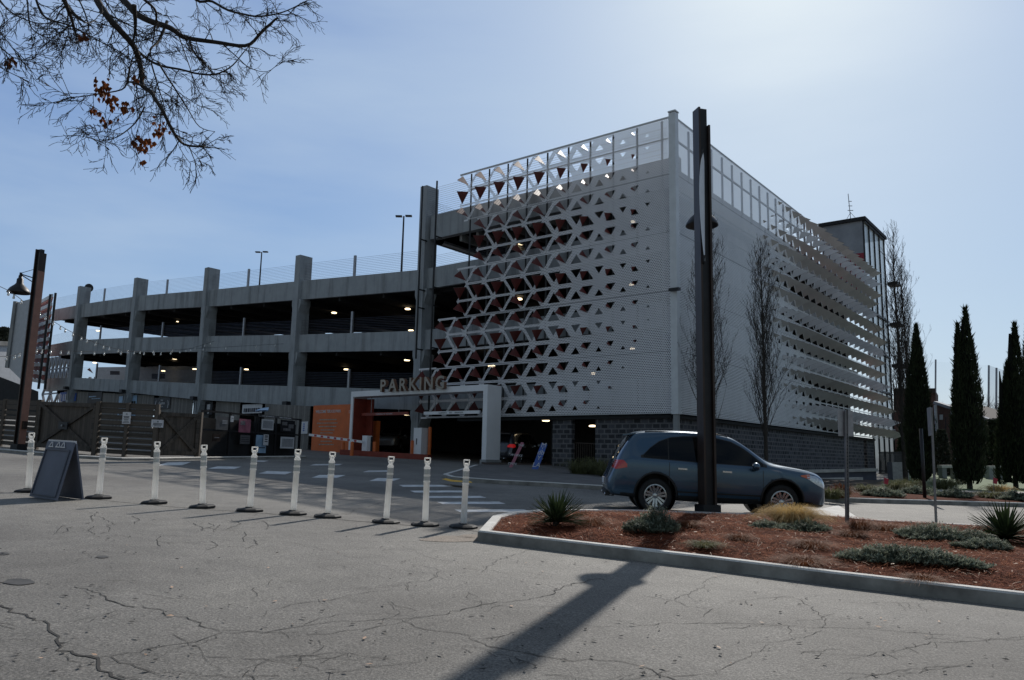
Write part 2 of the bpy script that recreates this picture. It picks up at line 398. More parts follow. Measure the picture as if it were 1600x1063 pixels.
sky.sun_disc = False; sky.sun_elevation = SUN_EL; sky.sun_rotation = SUN_AZ; sky.air_density = 1.0; sky.dust_density = 1.2; sky.ozone_density = 1.6; sky.altitude = 200
tc = nt.nodes.new('ShaderNodeTexCoord'); mp = nt.nodes.new('ShaderNodeMapping'); mp.inputs['Scale'].default_value = (1.0, 1.6, 5.0); mp.inputs['Rotation'].default_value = (.1, .25, .4)
nz = nt.nodes.new('ShaderNodeTexNoise'); nz.inputs['Scale'].default_value = 1.3; nz.inputs['Detail'].default_value = 7; nz.inputs['Roughness'].default_value = .55
nt.links.new(tc.outputs['Generated'], mp.inputs[0]); nt.links.new(mp.outputs[0], nz.inputs['Vector'])
cl = ramp(nt, [(.38, (.05, .05, .05)), (.70, (.52, .52, .52))], nz.outputs['Fac'])
skc = mixc(nt, sky.outputs[0], (8.6, 9.0, 9.4), cl); STR = .085
# exposure-like shoulder per channel so that the glare round the sun keeps its pale blue
num = nt.nodes.new('ShaderNodeVectorMath'); num.operation = 'MULTIPLY'; nt.links.new(skc, num.inputs[0]); num.inputs[1].default_value = (.96, 1.29, 2.38)
den = nt.nodes.new('ShaderNodeVectorMath'); den.operation = 'MULTIPLY_ADD'; nt.links.new(skc, den.inputs[0]); den.inputs[1].default_value = (.60*STR, .80*STR, 1.85*STR); den.inputs[2].default_value = (1, 1, 1)
dv = nt.nodes.new('ShaderNodeVectorMath'); dv.operation = 'DIVIDE'; nt.links.new(num.outputs[0], dv.inputs[0]); nt.links.new(den.outputs[0], dv.inputs[1])
# dome overhead and behind the camera, dimmed and less blue to cut fill light
sx = nt.nodes.new('ShaderNodeSeparateXYZ'); nt.links.new(tc.outputs['Generated'], sx.inputs[0])
up_ = ramp(nt, [(.58, (0, 0, 0)), (.78, (1, 1, 1))], sx.outputs[2])
ng = nt.nodes.new('ShaderNodeMath'); ng.operation = 'MULTIPLY_ADD'; nt.links.new(sx.outputs[1], ng.inputs[0]); ng.inputs[1].default_value = -.5; ng.inputs[2].default_value = .5
bk_ = ramp(nt, [(.36, (0, 0, 0)), (.52, (1, 1, 1))], ng.outputs[0])
dim_mask = mixc(nt, up_, bk_, 1., 'LIGHTEN')
dim = mixc(nt, dv.outputs[0], (.86, .76, .58), 1., 'MULTIPLY')
nt.links.new(mixc(nt, dv.outputs[0], dim, dim_mask), bg.inputs['Color'])
bg.inputs['Strength'].default_value = STR
sc.view_settings.view_transform = 'Standard'; sc.view_settings.look = 'None'; sc.view_settings.exposure = 0
sc.render.engine = 'CYCLES'; sc.cycles.max_bounces = 6; sc.cycles.transparent_max_bounces = 24; sc.cycles.diffuse_bounces = 3
# ---------------------------------------------------------------- ground
def sheet(name, pts, mat, dz=0., uv=False):
    mb = MB(); mb.poly([Vector((p[0], p[1], G(p[0], p[1])+dz)) for p in pts]); return struct(mb, name, mat)
g = MB(); xs = [-400, -200, -100, -40, -20, -10, 0, 10, 20, 40, 100, 200, 400]; ys = [-60, -20, 0, 10, 20, 40, 80, 150, 300, 600]
for i in range(len(xs)-1):
    for j in range(len(ys)-1):
        q = [(xs[i], ys[j]), (xs[i+1], ys[j]), (xs[i+1], ys[j+1]), (xs[i], ys[j+1])]
        g.poly([(x, y, G(x, y)) for x, y in q])
struct(g, 'ground', 'asphalt', weld=True)
def gq(name, px, mat, dz=.004): return sheet(name, [gp(*p) for p in px], mat, dz)
# crosswalk bars and ladder bars
mk = MB()
def bars(lst, mb):
    for q in lst: mb.poly([gp(*p, dz=.004) for p in q])
bars([[(245, 727.5), (285, 727), (299, 722), (262, 722.6)], [(325, 732.4), (366, 733), (377, 729.5), (340, 728.8)], [(404, 740), (446, 741.5), (457, 737.5), (418, 736)],
      [(487, 746.5), (526, 747), (540, 742.5), (499, 742.3)], [(577, 751.6), (612, 752.4), (626, 748), (590, 747)],
      [(484, 727.5), (530, 727), (536, 725), (492, 725.3)], [(566, 738), (604, 737.3), (612, 735), (576, 735.4)], [(392, 721.4), (412, 722), (420, 720), (400, 719.6)]], mk)
struct(mk, 'crosswalk_marking', 'road_paint')
mk = MB()
bars([[(630, 760.8), (709, 760.6), (703, 757.6), (623, 757.8)], [(648, 769.8), (728, 769.5), (721, 766.5), (640, 766.8)], [(667, 778.5), (760, 778), (751, 775), (657, 775.2)],
      [(692, 788), (790, 787.5), (780, 784), (682, 784.4)], [(719, 800.4), (831, 799.8), (818, 796), (710, 796.4)]], mk)
struct(mk, 'ladder_marking', 'road_paint')
# explicit cracks
def crack(pts, w0, w1, mb, seed, jit=.035):
    P = [gp(*p) for p in pts]; rnd = random.Random(seed); out = []
    for a, b in zip(P[:-1], P[1:]):
        n = max(2, int((b-a).length/.07))
        for i in range(n): out.append(a.lerp(b, i/n))
    out.append(P[-1]); L = []
    for i, p in enumerate(out):
        nn = noise.noise_vector(Vector((p.x*2.1, p.y*2.1, seed*1.7)))*jit*1.8+noise.noise_vector(Vector((p.x*9, p.y*9, seed)))*jit
        t = out[min(i+1, len(out)-1)]-out[max(i-1, 0)]; s = Vector((-t.y, t.x, 0)).normalized()
        w = (w0+(w1-w0)*i/len(out))*(.45+1.1*abs(noise.noise(Vector((i*.33, seed, 0)))))*.5
        x, y = p.x+nn.x, p.y+nn.y
        L.append((Vector((x-s.x*w, y-s.y*w, G(x, y)+.004)), Vector((x+s.x*w, y+s.y*w, G(x, y)+.004))))
    for (a, b), (c, d) in zip(L[:-1], L[1:]): mb.poly([a, c, d, b])
ck = MB()
CR = [([(-10, 930), (20, 950), (45, 968), (62, 990), (75, 1003), (110, 1018), (160, 1030), (185, 1050), (200, 1075)], .045, .06),
      ([(160, 1030), (230, 1018), (300, 1000), (330, 990), (420, 985), (520, 975), (620, 970), (700, 958), (760, 950), (850, 930), (880, 920), (930, 905), (940, 910)], .018, .028),
      ([(165, 1030), (240, 1052), (330, 1052), (420, 1057)], .02, .012), ([(620, 970), (650, 985), (690, 990), (740, 995), (780, 1012), (860, 1025), (950, 1035), (1010, 1045), (1055, 1062), (1075, 1070)], .018, .025),
      ([(1055, 1058), (1110, 1050), (1170, 1025), (1205, 1010)], .014, .006), ([(915, 978), (1040, 975), (1150, 976), (1300, 980), (1420, 988), (1600, 1000)], .014, .018),
      ([(615, 972), (618, 955), (612, 940), (640, 955)], .014, .012), ([(130, 915), (200, 945), (280, 970), (330, 988)], .03, .02),
      ([(755, 895), (765, 880), (800, 868), (835, 860)], .014, .018), ([(755, 885), (775, 895), (830, 903), (890, 908)], .012, .008),
      ([(0, 998), (60, 1000), (80, 1004)], .012, .01), ([(330, 990), (300, 1010), (315, 1035), (350, 1050)], .012, .008),
      ([(270, 990), (290, 1005), (260, 1020), (200, 1022)], .012, .008), ([(430, 1053), (470, 1030), (500, 1010), (490, 1000)], .01, .008),
      ([(540, 805), (600, 784), (605, 780)], .02, .02), ([(540, 805), (640, 818), (745, 812)], .012, .012), ([(390, 935), (400, 922), (398, 915)], .012, .008),
      ([(480, 975), (520, 960), (600, 957), (690, 965)], .01, .008), ([(620, 850), (660, 868), (720, 880), (755, 886)], .012, .01), ([(430, 845), (520, 860), (610, 888)], .012, .01),
      ([(150, 800), (170, 815), (160, 835)], .025, .02), ([(90, 822), (180, 835), (260, 850)], .01, .01), ([(110, 880), (140, 872), (120, 862)], .01, .01)]
for i, (p, a, b2) in enumerate(CR): crack(p, a*(.62 if i else .6), b2*(.62 if i else .6), ck, i+1, .07 if i else .09)
SEAMS = [([(-20, 769), (100, 776), (160, 782), (240, 790), (316, 796), (390, 801), (460, 806.5), (512, 810.5), (604, 818.5), (664, 823), (725, 827.5), (747, 831)], .035, .05)]
rq = random.Random(77)
for i in range(46):                        # the web of fine cracks over the whole lot
    x = rq.uniform(-10, 1560); y = rq.uniform(860 if x < 800 else 930, 1058); 
    if y < 850+(x-740)*.125+14 and x > 740: continue
    a = rq.uniform(-.5, .5)+(math.pi if rq.random() < .5 else 0); pts_ = [(x, y)]
    for k in range(rq.randint(2, 6)):
        a += rq.uniform(-.55, .55); l_ = rq.uniform(14, 42)*(y-640)/300; x += math.cos(a)*l_; y += math.sin(a)*l_*.32; pts_.append((x, max(y, 850)))
        if rq.random() < .35: crack([(x, y), (x+rq.uniform(-22, 22), y+rq.uniform(6, 14))], .008, .004, ck, 300+i, .04)
    crack(pts_, rq.uniform(.007, .013), .005, ck, 200+i, .05)
for i in range(26):
    x = rq.uniform(40, 700); y = rq.uniform(808, 850); crack([(x, y), (x+rq.uniform(15, 60), y+rq.uniform(-2, 5)), (x+rq.uniform(60, 110), y+rq.uniform(-3, 7))], .010, .006, ck, 400+i, .05)
for i, (p, a, b2) in enumerate(SEAMS): crack(p, a, b2, ck, 90+i, .03)
for i in range(14):                        # short sealed squiggles left of centre
    x = random.uniform(90, 460); y = random.uniform(800, 846); crack([(x, y), (x+random.uniform(-8, 14), y+random.uniform(5, 9)), (x+random.uniform(-20, 14), y+random.uniform(10, 16))], .02, .012, ck, 50+i)
struct(ck, 'pavement_crack', 'crack')
st = MB()                                  # oil stains and an old scrape
for (x, y, rx, ry) in ((30, 909, 24, 5), (160, 870, 10, 2), (5, 865, 10, 2.0)):
    st.poly([gp(x+rx*math.cos(a)*(1+.15*math.sin(5*a)), y+ry*math.sin(a), .006) for a in [k*math.pi/8 for k in range(16)]])
struct(st, 'oil_stain', 'crack_fill')
rs_ = MB()
for (x, y, rx, ry) in ((705, 842, 46, 5), (735, 838, 22, 3)): rs_.poly([gp(x+rx*math.cos(a)*(1+.2*math.sin(3*a)), y+ry*math.sin(a), .005) for a in [k*math.pi/10 for k in range(20)]])
struct(rs_, 'rust_stain', 'rust_asphalt')
# ---- kerbs
JN = []
def kerb_path(name, pts, width, h, mat, closed=False, label=None, inner=1):
    """kerb with a real face: outer line given on plan, width towards the left hand"""
    mb = MB(); n = len(pts); P = [Vector((p[0], p[1], 0)) for p in pts]; offs = []
    for i, p in enumerate(P):
        a = P[i-1] if (i or closed) else p; c = P[(i+1) % n] if (i < n-1 or closed) else p
        d1 = (p-a).normalized() if (p-a).length > 1e-6 else None; d2 = (c-p).normalized() if (c-p).length > 1e-6 else None
        d1 = d1 or d2; d2 = d2 or d1
        n1 = Vector((-d1.y, d1.x, 0)); n2 = Vector((-d2.y, d2.x, 0)); m_ = (n1+n2).normalized()
        offs.append(p+m_*(inner*width/max(.35, m_.dot(n1))))
    def z(p, dz): return Vector((p.x, p.y, G(p.x, p.y)+dz))
    rng = range(n if closed else n-1); ch = .02
    for i in rng:
        j = (i+1) % n; a, b = P[i], P[j]; c, d = offs[j], offs[i]
        e1 = a.lerp(d, ch/width); e2 = b.lerp(c, ch/width); f1 = d.lerp(a, ch/width); f2 = c.lerp(b, ch/width)
        q = [[z(a, -.05), z(b, -.05), z(b, h-ch), z(a, h-ch)], [z(a, h-ch), z(b, h-ch), z(e2, h), z(e1, h)], [z(e1, h), z(e2, h), z(f2, h), z(f1, h)],
             [z(f1, h), z(f2, h), z(c, h-ch), z(d, h-ch)], [z(d, h-ch), z(c, h-ch), z(c, -.05), z(d, -.05)]]
        for f in q: mb.poly(f if inner > 0 else f[::-1])
        L = (b-a).length; k = int(L/3)     # joints
        for s in range(1, k+1):
            p1 = a.lerp(b, s/(k+1)); p2 = d.lerp(c, s/(k+1)); t = (b-a).normalized()*.007; o2 = (p1-p2).normalized()*.003
            JN.append([z(p1-t, 0)+o2, z(p1+t, 0)+o2, z(p1+t, h-ch)+o2, z(p1-t, h-ch)+o2]); u_ = Vector((0, 0, .003)); q1 = p1.lerp(p2, ch/width); q2 = p2.lerp(p1, ch/width)
            JN.append([z(q1-t, h)+u_, z(q1+t, h)+u_, z(q2+t, h)+u_, z(q2-t, h)+u_])
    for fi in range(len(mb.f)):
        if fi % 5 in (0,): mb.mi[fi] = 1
    struct(mb, name, [mat, 'kerb_face_shaded']); return [tuple(o) for o in offs]
isl = [gp(746, 846), gp(900, 865), gp(1100, 889), gp(1300, 915), gp(1600, 951), gp(1900, 985)]
isl = [(p.x, p.y) for p in isl]
back = [gp(1900, 850), gp(1640, 836), gp(1480, 829), gp(1360, 823), gp(1275, 815), gp(1120, 812), gp(980, 808), gp(850, 808), gp(795, 813), gp(768, 820)]
back = [(p.x, p.y) for p in back]
loop = isl+back
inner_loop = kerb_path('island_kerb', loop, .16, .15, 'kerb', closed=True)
# mulch surface mounded inside the kerb
def in_poly(x, y, P):
    c = False; n = len(P)
    for i in range(n):
        x1, y1 = P[i][0], P[i][1]; x2, y2 = P[i-1][0], P[i-1][1]
        if (y1 > y) != (y2 > y) and x < (x2-x1)*(y-y1)/(y2-y1)+x1: c = not c
    return c
def edge_d(x, y, P):
    d = 1e9; p = Vector((x, y))
    for i in range(len(P)):
        a = Vector(P[i][:2]); b = Vector(P[i-1][:2]); t = max(0, min(1, (p-a).dot(b-a)/max(1e-9, (b-a).length_squared))); d = min(d, (p-a-(b-a)*t).length)
    return d
def mound(x, y): 
    d = edge_d(x, y, inner_loop)
    return .1+min(d, 1.0)*.10+noise.noise(Vector((x*1.3, y*1.3, 0)))*.05*min(1, d*2)+noise.noise(Vector((x*6, y*6, 3)))*.02
bm = bmesh.new()
x0, x1 = min(p[0] for p in inner_loop), min(22, max(p[0] for p in inner_loop)); y0, y1 = min(p[1] for p in inner_loop), max(p[1] for p in inner_loop)
vs = [bm.verts.new((p[0], p[1], 0)) for p in inner_loop]; fc = bm.faces.new(vs)
for k in range(1, int((x1-x0)/.2)): 
    bmesh.ops.bisect_plane(bm, geom=bm.verts[:]+bm.edges[:]+bm.faces[:], plane_co=(x0+k*.2, 0, 0), plane_no=(1, 0, 0))
for k in range(1, int((y1-y0)/.2)):
    bmesh.ops.bisect_plane(bm, geom=bm.verts[:]+bm.edges[:]+bm.faces[:], plane_co=(0, y0+k*.2, 0), plane_no=(0, 1, 0))
for v in bm.verts: v.co.z = G(v.co.x, v.co.y)+mound(v.co.x, v.co.y)
bmesh.ops.recalc_face_normals(bm, faces=bm.faces)
me = bpy.data.meshes.new('planting_bed'); bm.to_mesh(me); bm.free(); me.materials.append(M['mulch'])
for p in me.polygons: p.use_smooth = True
o = bpy.data.objects.new('planting_bed', me); COL.objects.link(o); o['kind'] = 'structure'
# pine straw: countless needles
sw = MB(); rnd = random.Random(3)
cnt = 0
while cnt < 52000:
    x = rnd.uniform(x0, 13.5); y = rnd.uniform(y0, y1)
    if not in_poly(x, y, inner_loop): continue
    cnt += 1
    z = G(x, y)+mound(x, y); a = rnd.uniform(0, math.pi); l = rnd.uniform(.05, .14); tl = rnd.uniform(-.25, .35)
    d = Vector((math.cos(a), math.sin(a), tl))*l/2; s = Vector((-math.sin(a), math.cos(a), 0))*rnd.uniform(.0016, .0035)
    p = Vector((x, y, z+rnd.uniform(.003, .03)))
    mid_ = p+Vector((0, 0, l*.08))
    mi = 1 if rnd.random() < .06 else 0
    sw.poly([p-d-s, p-d+s, mid_+s, mid_-s], None, mi); sw.poly([mid_-s, mid_+s, p+d+s, p+d-s], None, mi)
for k in range(240):
    x = rnd.uniform(x0, 11); y = rnd.uniform(y0, y1)
    if in_poly(x, y, inner_loop):
        z = G(x, y)+mound(x, y)+.03; a = rnd.uniform(0, 6.3); r = rnd.uniform(.012, .035); sw.poly([(x+math.cos(a+q)*r, y+math.sin(a+q)*r, z+rnd.uniform(-.008, .012)) for q in (0, 1.5, 3.1, 4.6)], None, 1)
tag(sw.build('pine_straw', ['straw_red', 'straw_pale']), 'reddish pine straw mulch strewn over the planting island', 'mulch', kind='stuff')
# light concrete strip seen behind the island
sheet('concrete_gutter', [(p.x, p.y) for p in (gp(770, 811), gp(840, 801), gp(960, 799), gp(1130, 803), gp(1285, 795), gp(1310, 790), gp(1345, 812), gp(1420, 821), gp(1275, 815), gp(1120, 812), gp(980, 808), gp(850, 808))], 'kerb', .006)
jm = MB()
for q in JN: jm.poly(q)
struct(jm, 'kerb_joint', 'crack')
# ---- far side pavement in front of the garage
fk = [gp(742, 731), gp(692, 747), gp(706, 751.5), gp(780, 757), gp(860, 761), gp(960, 767), gp(1090, 776), gp(1200, 780), gp(1285, 784), gp(1380, 787), gp(1500, 790), gp(1640, 794), gp(2000, 800)]
fk = [(p.x, p.y) for p in fk]
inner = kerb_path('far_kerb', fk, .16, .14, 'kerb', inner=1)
E1 = FL(16, -3, 0); 
side = [Vector((p[0], p[1], 0)) for p in inner]
wk = MB()
farpts = [gp(752, 729), gp(755, 730), gp(758, 730.5), gp(762, 731), gp(860, 731), gp(960, 742), gp(1100, 753), gp(1200, 757), gp(1290, 775), gp(1385, 778), gp(1500, 780), gp(1640, 784), gp(2000, 790)]
for i in range(len(side)-1):
    a, b = side[i], side[i+1]; c, d = farpts[i+1], farpts[i]
    wk.poly([(p.x, p.y, G(p.x, p.y)+.135) for p in (a, b, c, d)])
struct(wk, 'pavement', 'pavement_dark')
bd = MB()                                  # bed between walk and wall
bp = farpts; ed = [gp(752, 724), gp(755, 724.5), gp(758, 725), gp(762, 725.5), gp(860, 727), gp(960, 729), gp(1100, 733), gp(1200, 736), gp(1290, 752), gp(1385, 755), gp(1500, 757), gp(1640, 760), gp(2000, 765)]
for i in range(len(bp)-1):
    bd.poly([(p.x, p.y, G(p.x, p.y)+.14) for p in (bp[i], bp[i+1], ed[i+1], ed[i])])
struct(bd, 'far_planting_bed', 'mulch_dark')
rb = MB()
for i in range(7, len(side)-1):
    a, b = side[i], side[i+1]; c, d = farpts[i+1], farpts[i]
    rb.poly([(p.x, p.y, G(p.x, p.y)+.15) for p in (a, b, c, d)])
struct(rb, 'red_mulch_strip', 'mulch')
lw = [gp(1370, 771), gp(1700, 779), gp(1700, 744), gp(1400, 741)]
sheet('lawn', [(p.x, p.y) for p in lw], 'grass', .17)
pw = [gp(1335, 773), gp(1700, 781), gp(1700, 777.5), gp(1335, 770)]
sheet('lawn_path', [(p.x, p.y) for p in pw], 'sidewalk', .19)
yq = [gp(700, 751), gp(724, 753), gp(706, 748), gp(688, 748)]
ym = MB(); ym.poly([Vector((p.x, p.y, G(p.x, p.y)+.146)) for p in (gp(690, 748.8, .146), gp(704, 752.6, .146), gp(738, 754.6, .146), gp(736, 752.4, .146), gp(708, 750.0, .146), gp(697, 747.6, .146))]); struct(ym, 'yellow_kerb_paint', 'yellow_paint')
# left pavement edge
lk = [gp(-150, 694), gp(0, 706), gp(60, 711), (gp(115, 716)), gp(190, 720), gp(240, 720), gp(310, 718.5), gp(478, 716)]
lk = [(p.x, p.y) for p in lk]
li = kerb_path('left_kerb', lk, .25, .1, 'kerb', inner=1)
# ---------------------------------------------------------------- parking garage
GAR = thing('parking_garage', 'long concrete parking garage with a white perforated metal screen of folded triangles', 'parking garage', (CX, CY, G(CX, CY)))
NC = .7                                    # concrete frame stands behind the screen line
RH = (ZT-ZB)/15; W = 1.365
# -- perforated screens
def screen(P, kmax_row, kmin, t_first, grow, t_off, outer_mat, name, tend_full, side):
    pan = MB(); flaps = []; hw = W/2
    for r in range(15):
        zt_, zb_ = ZT-r*RH, ZT-(r+1)*RH
        typ = 'U' if r % 3 == 1 else 'D'
        km = kmax_row[r]
        # base strip from the corner to the first triangle
        cells = []
        # half-module triangles between t=.0 and the end; "A" is the row's own kind, "B" the one between
        for k2 in range(-2, 2*km+1):       # centre at t_off + k2*hw ; even = A, odd = B
            cells.append((t_off+k2*hw, k2 % 2 == 0))
        tmin = 0.12
        for tc_, isA in cells:
            up = (typ == 'U') == isA
            if up: tri = [(tc_-hw, zb_), (tc_+hw, zb_), (tc_, zt_)]
            else: tri = [(tc_-hw, zt_), (tc_, zb_), (tc_+hw, zt_)]
            if tc_+hw <= tmin+1e-3: continue
            s = (tc_-t_first[r])/grow; s = 0 if s <= 0 else min(.78 if side == 'L' else .84, s+.13)
            if not isA and s < .75: s *= .84
            if min(p[0] for p in tri) < tmin:
                # clip against the corner post
                pts = []; n = 3
                for i in range(3):
                    a, b = tri[i], tri[(i+1) % 3]
                    if a[0] >= tmin: pts.append(a)
                    if (a[0] >= tmin) != (b[0] >= tmin):
                        q = (tmin-a[0])/(b[0]-a[0]); pts.append((tmin, a[1]+(b[1]-a[1])*q))
                if len(pts) > 2: pan.poly([P(a, 0, b) for a, b in pts], [(a, ZT-b) for a, b in pts])
                continue
            if s < .06:
                pan.poly([P(a, 0, b) for a, b in tri], [(a, ZT-b) for a, b in tri]); continue
            cx_ = sum(p[0] for p in tri)/3; cz_ = sum(p[1] for p in tri)/3
            inn = [(cx_+(a-cx_)*s, cz_+(b-cz_)*s) for a, b in tri]
            for i in range(3):
                j = (i+1) % 3; q = [tri[i], tri[j], inn[j], inn[i]]
                pan.poly([P(a, 0, b) for a, b in q], [(a, ZT-b) for a, b in q])
            if isA:
                if side == 'L': inn = [(cx_+(a-cx_)*s*.9, cz_+(b-cz_)*s*.9) for a, b in tri]
                # flap folded outward about the edge that is on the left seen from outside
                sgn = 1 if side == 'L' else -1      # left from outside = larger t on the west screen
                lefts = sorted(inn, key=lambda p: -sgn*p[0])
                if up: hinge = [lefts[0], [p for p in inn if abs(p[1]-max(q[1] for q in inn)) < 1e-6][0]]
                else: hinge = [lefts[0], [p for p in inn if abs(p[1]-min(q[1] for q in inn)) < 1e-6][0]]
                third = [p for p in inn if p not in hinge][0]
                h0, h1 = Vector(hinge[0]), Vector(hinge[1]); th = Vector(third)
                d = (h1-h0).normalized(); foot = h0+d*((th-h0).dot(d)); hh = (th-foot).length
                inp = (th-foot).normalized()
                ang = R(98 if side == 'L' else 80)
                tp = foot+inp*(hh*math.cos(ang)); out_n = -hh*math.sin(ang)
                flaps.append((s, tc_, r, (h0, h1, tp, out_n)))
    return pan, flaps
kmaxL = [9, 9, 9, 8, 8, 8, 9, 9, 9, 10, 10, 10, 11, 11, 11]
t0L = [.9, .8, .6, .3, .2, .2, .4, .6, .8, 1.0, 1.4, 2.0, 2.5, 3.1, 3.8]
kmaxR = [26, 26, 26, 25, 25, 26, 27, 27, 26, 26, 27, 27, 28, 29, 30]
t0R = [13.4, 12.4, 11.2, 10.4, 10.0, 9.8, 10.0, 10.4, 10.8, 11.4, 12.0, 12.8, 13.6, 14.3, 15.0]
panL, flL = screen(FL, kmaxL, 0, t0L, 11.0, .72, 'screen_metal', 'perforated_screen', 0, 'L')
panR, flR = screen(FR, kmaxR, 0, t0R, 10.5, .72, 'screen_metal_right', 'perforated_screen', 0, 'R')
# the extra bar ends at the ragged edge
for bar, (ta, tb) in {0: (13.0, 13.7), 6: (12.3, 13.7), 9: (13.7, 15.1), 12: (15.1, 16.5), 3: (13.0, 13.3), 15: (15.7, 16.2)}.items():
    z = ZT-bar*RH; panL.poly([FL(ta, 0, z-.05), FL(tb, 0, z-.05), FL(tb, 0, z+.05), FL(ta, 0, z+.05)], [(0.03, .3)]*4)
scrL = panL.build('perforated_screen', 'screen_metal', GAR); tag(scrL, 'west perforated screen with triangles folded open to show red faces')
scrR = panR.build('perforated_screen', 'screen_metal_right', GAR); tag(scrR, 'east perforated screen with rows of pale folded triangles')
allf = []
for (par, P, fl, sd_) in ((scrL, FL, flL, 'L'), (scrR, FR, flR, 'R')):
    for s, tc_, r, geo in fl:
        c = P(tc_, 0, 0); allf.append((s*s/(c.x**2+c.y**2)*(1.6 if sd_ == 'L' else 1.), par, P, sd_, r, geo))
allf.sort(key=lambda a: -a[0])
def flap_geo(mb, P, geo, sd_):
    h0, h1, tp, on = geo; e = .006
    a, b, c = P(h0.x, 0, h0.y), P(h1.x, 0, h1.y), P(tp.x, on, tp.y)
    nrm = (b-a).cross(c-a).normalized()
    # outer sheet faces away from the building's inside
    inward_ref = (P(h0.x-(.5 if sd_ == 'L' else .5), 0, h0.y)-a)
    if nrm.dot(inward_ref) < 0: nrm = -nrm
    # on both screens the face turned to the street corner
    A = [p+nrm*e for p in (a, b, c)]; B = [p-nrm*e for p in (a, b, c)]
    if sd_ == 'L': mb.poly(A, None, 1); mb.poly(B[::-1], None, 0)
    else: mb.poly(A, None, 0); mb.poly(B[::-1], None, 1)
rest = {scrL.name: MB(), scrR.name: MB()}
for i, (k, par, P, sd_, r, geo) in enumerate(allf):
    if i < 100: mb = MB(); flap_geo(mb, P, geo, sd_); mb.build('flap', ['flap_outer', 'flap_red'], par)
    else: flap_geo(rest[par.name], P, geo, sd_)
for par in (scrL, scrR):
    o = rest[par.name].build('flap_field', ['flap_outer', 'flap_red'], par)
    if o: o['kind'] = 'stuff'
# -- corner post and end trims
cp_ = MB(); c = C0+(IL+IR)*0.0
zc = (ZT+.12+ZB-.05)/2
cp_.box((CX+.0, CY, zc), .34, .34, ZT-ZB+.2, DL, -IL); cp_.build('corner_post', 'trim_metal', GAR, bevel=.01)
cc = MB(); cc.box((CX, CY, ZT+.2), .4, .4, .06, DL, -IL); cc.build('post_cap', 'trim_metal', GAR)
wl = MB(); wl.box((CX-.1, CY-.35, at(1056, 455, CY).z), .5, .22, .12, DL, -IL); wl.build('corner_bracket', 'steel_dark', GAR)  # dark bracket box on the corner post, gives no light
tr = MB()
tr.bar(FL(.1, .03, ZT+.03), FL(13.7, .03, ZT+.03), .09, .06); tr.bar(FR(.1, .03, ZT+.03), FR(34.2, .03, ZT+.03), .09, .06)
tr.bar(FL(.1, .03, ZB), FL(16.2, .03, ZB), .05, .05); tr.bar(FR(.1, .03, ZB), FR(35.5, .03, ZB), .05, .05)
tr.bar(FR(34.8, .1, ZB), FR(34.8, .1, ZT), .08, .08)
tr.build('edge_trim', 'trim_metal', GAR)
# support posts and wires behind the screens
for k in range(0, 10):
    t = .72+W*k+.0
    z0 = ZB if k < 9 else 5.0
    p = MB(); p.bar(FL(t, .22, 2.2 if k < 9 else 5.5), FL(t, .22, ZT), .09, .12); p.build('screen_mullion', 'steel_dark' if k > 0 else 'steel_grey', GAR)
for k in range(0, 25):
    t = .72+W*k; p = MB(); p.bar(FR(t, .22, 13.6), FR(t, .22, ZT), .09, .12); p.build('screen_mullion', 'steel_grey', GAR)
ml = MB(); ml.bar(FL(.2, .2, ZT-RH), FL(13, .2, ZT-RH), .08, .06); ml.bar(FR(.2, .2, ZT-RH), FR(33, .2, ZT-RH), .08, .06); ml.build('screen_rail', 'steel_grey', GAR)
for px, t_px, b_px in ((660.5, 291, 560), (683, 283, 640)):
    (t, zt_), (t2, zb_) = PL(px, t_px, -.05), PL(px-3, b_px, -.05)
    p = MB(); p.tube([FL(t, -.05, zb_), FL(t, -.05, zt_)], .055, 8)
    for zz in (12.9, 9.8, 8.7, 6.2): p.bar(FL(t, -.05, zz), FL(t, .5, zz), .07)
    p.build('steel_mast', 'steel_dark', GAR)
# -- concrete frame, west side: polylines (t, z) read on the frame plane
def pl(lst): return [PL(x, y, NC) for x, y in lst]
par_t = pl([(655, 422), (473, 438.7), (331, 453), (226, 461.5), (137, 474), (85, 484)])
par_b = pl([(655, 453.5), (473, 468), (331, 479), (226, 484.5), (137, 495), (85, 501)])
mid_t = pl([(655, 517), (473, 523), (315, 525.6), (207, 527.7), (112, 532), (79, 539)])
mid_b = pl([(655, 547.5), (473, 550.5), (331, 549.7), (223, 550.5), (112, 554), (79, 557)])
low_t = pl([(655, 609.5), (473, 604), (306, 599.3), (199, 594), (112, 590), (70, 592)])
low_b = pl([(655, 641), (473, 634.5), (313, 625), (199, 613.5), (112, 608.5), (70, 612)])
def interp(L, t):
    if t <= L[0][0]: 
        a, b = L[0], L[0]
        return L[0][1]
    for a, b in zip(L[:-1], L[1:]):
        if t <= b[0]: return a[1]+(b[1]-a[1])*(t-a[0])/(b[0]-a[0])
    return L[-1][1]
colsL = [PL(x, 500, NC-.3)[0] for x in (659, 463, 319, 208, 120)]
tE = min(par_t[-1][0], mid_t[-1][0], low_t[-1][0])
TOP = [14.35, 13.05]
bays = [(.9, colsL[0])]+[(colsL[i]+.55, colsL[i+1]) for i in range(4)]+[(colsL[4]+.55, tE)]
levels = [(par_t, par_b), (mid_t, mid_b), (low_t, low_b)]
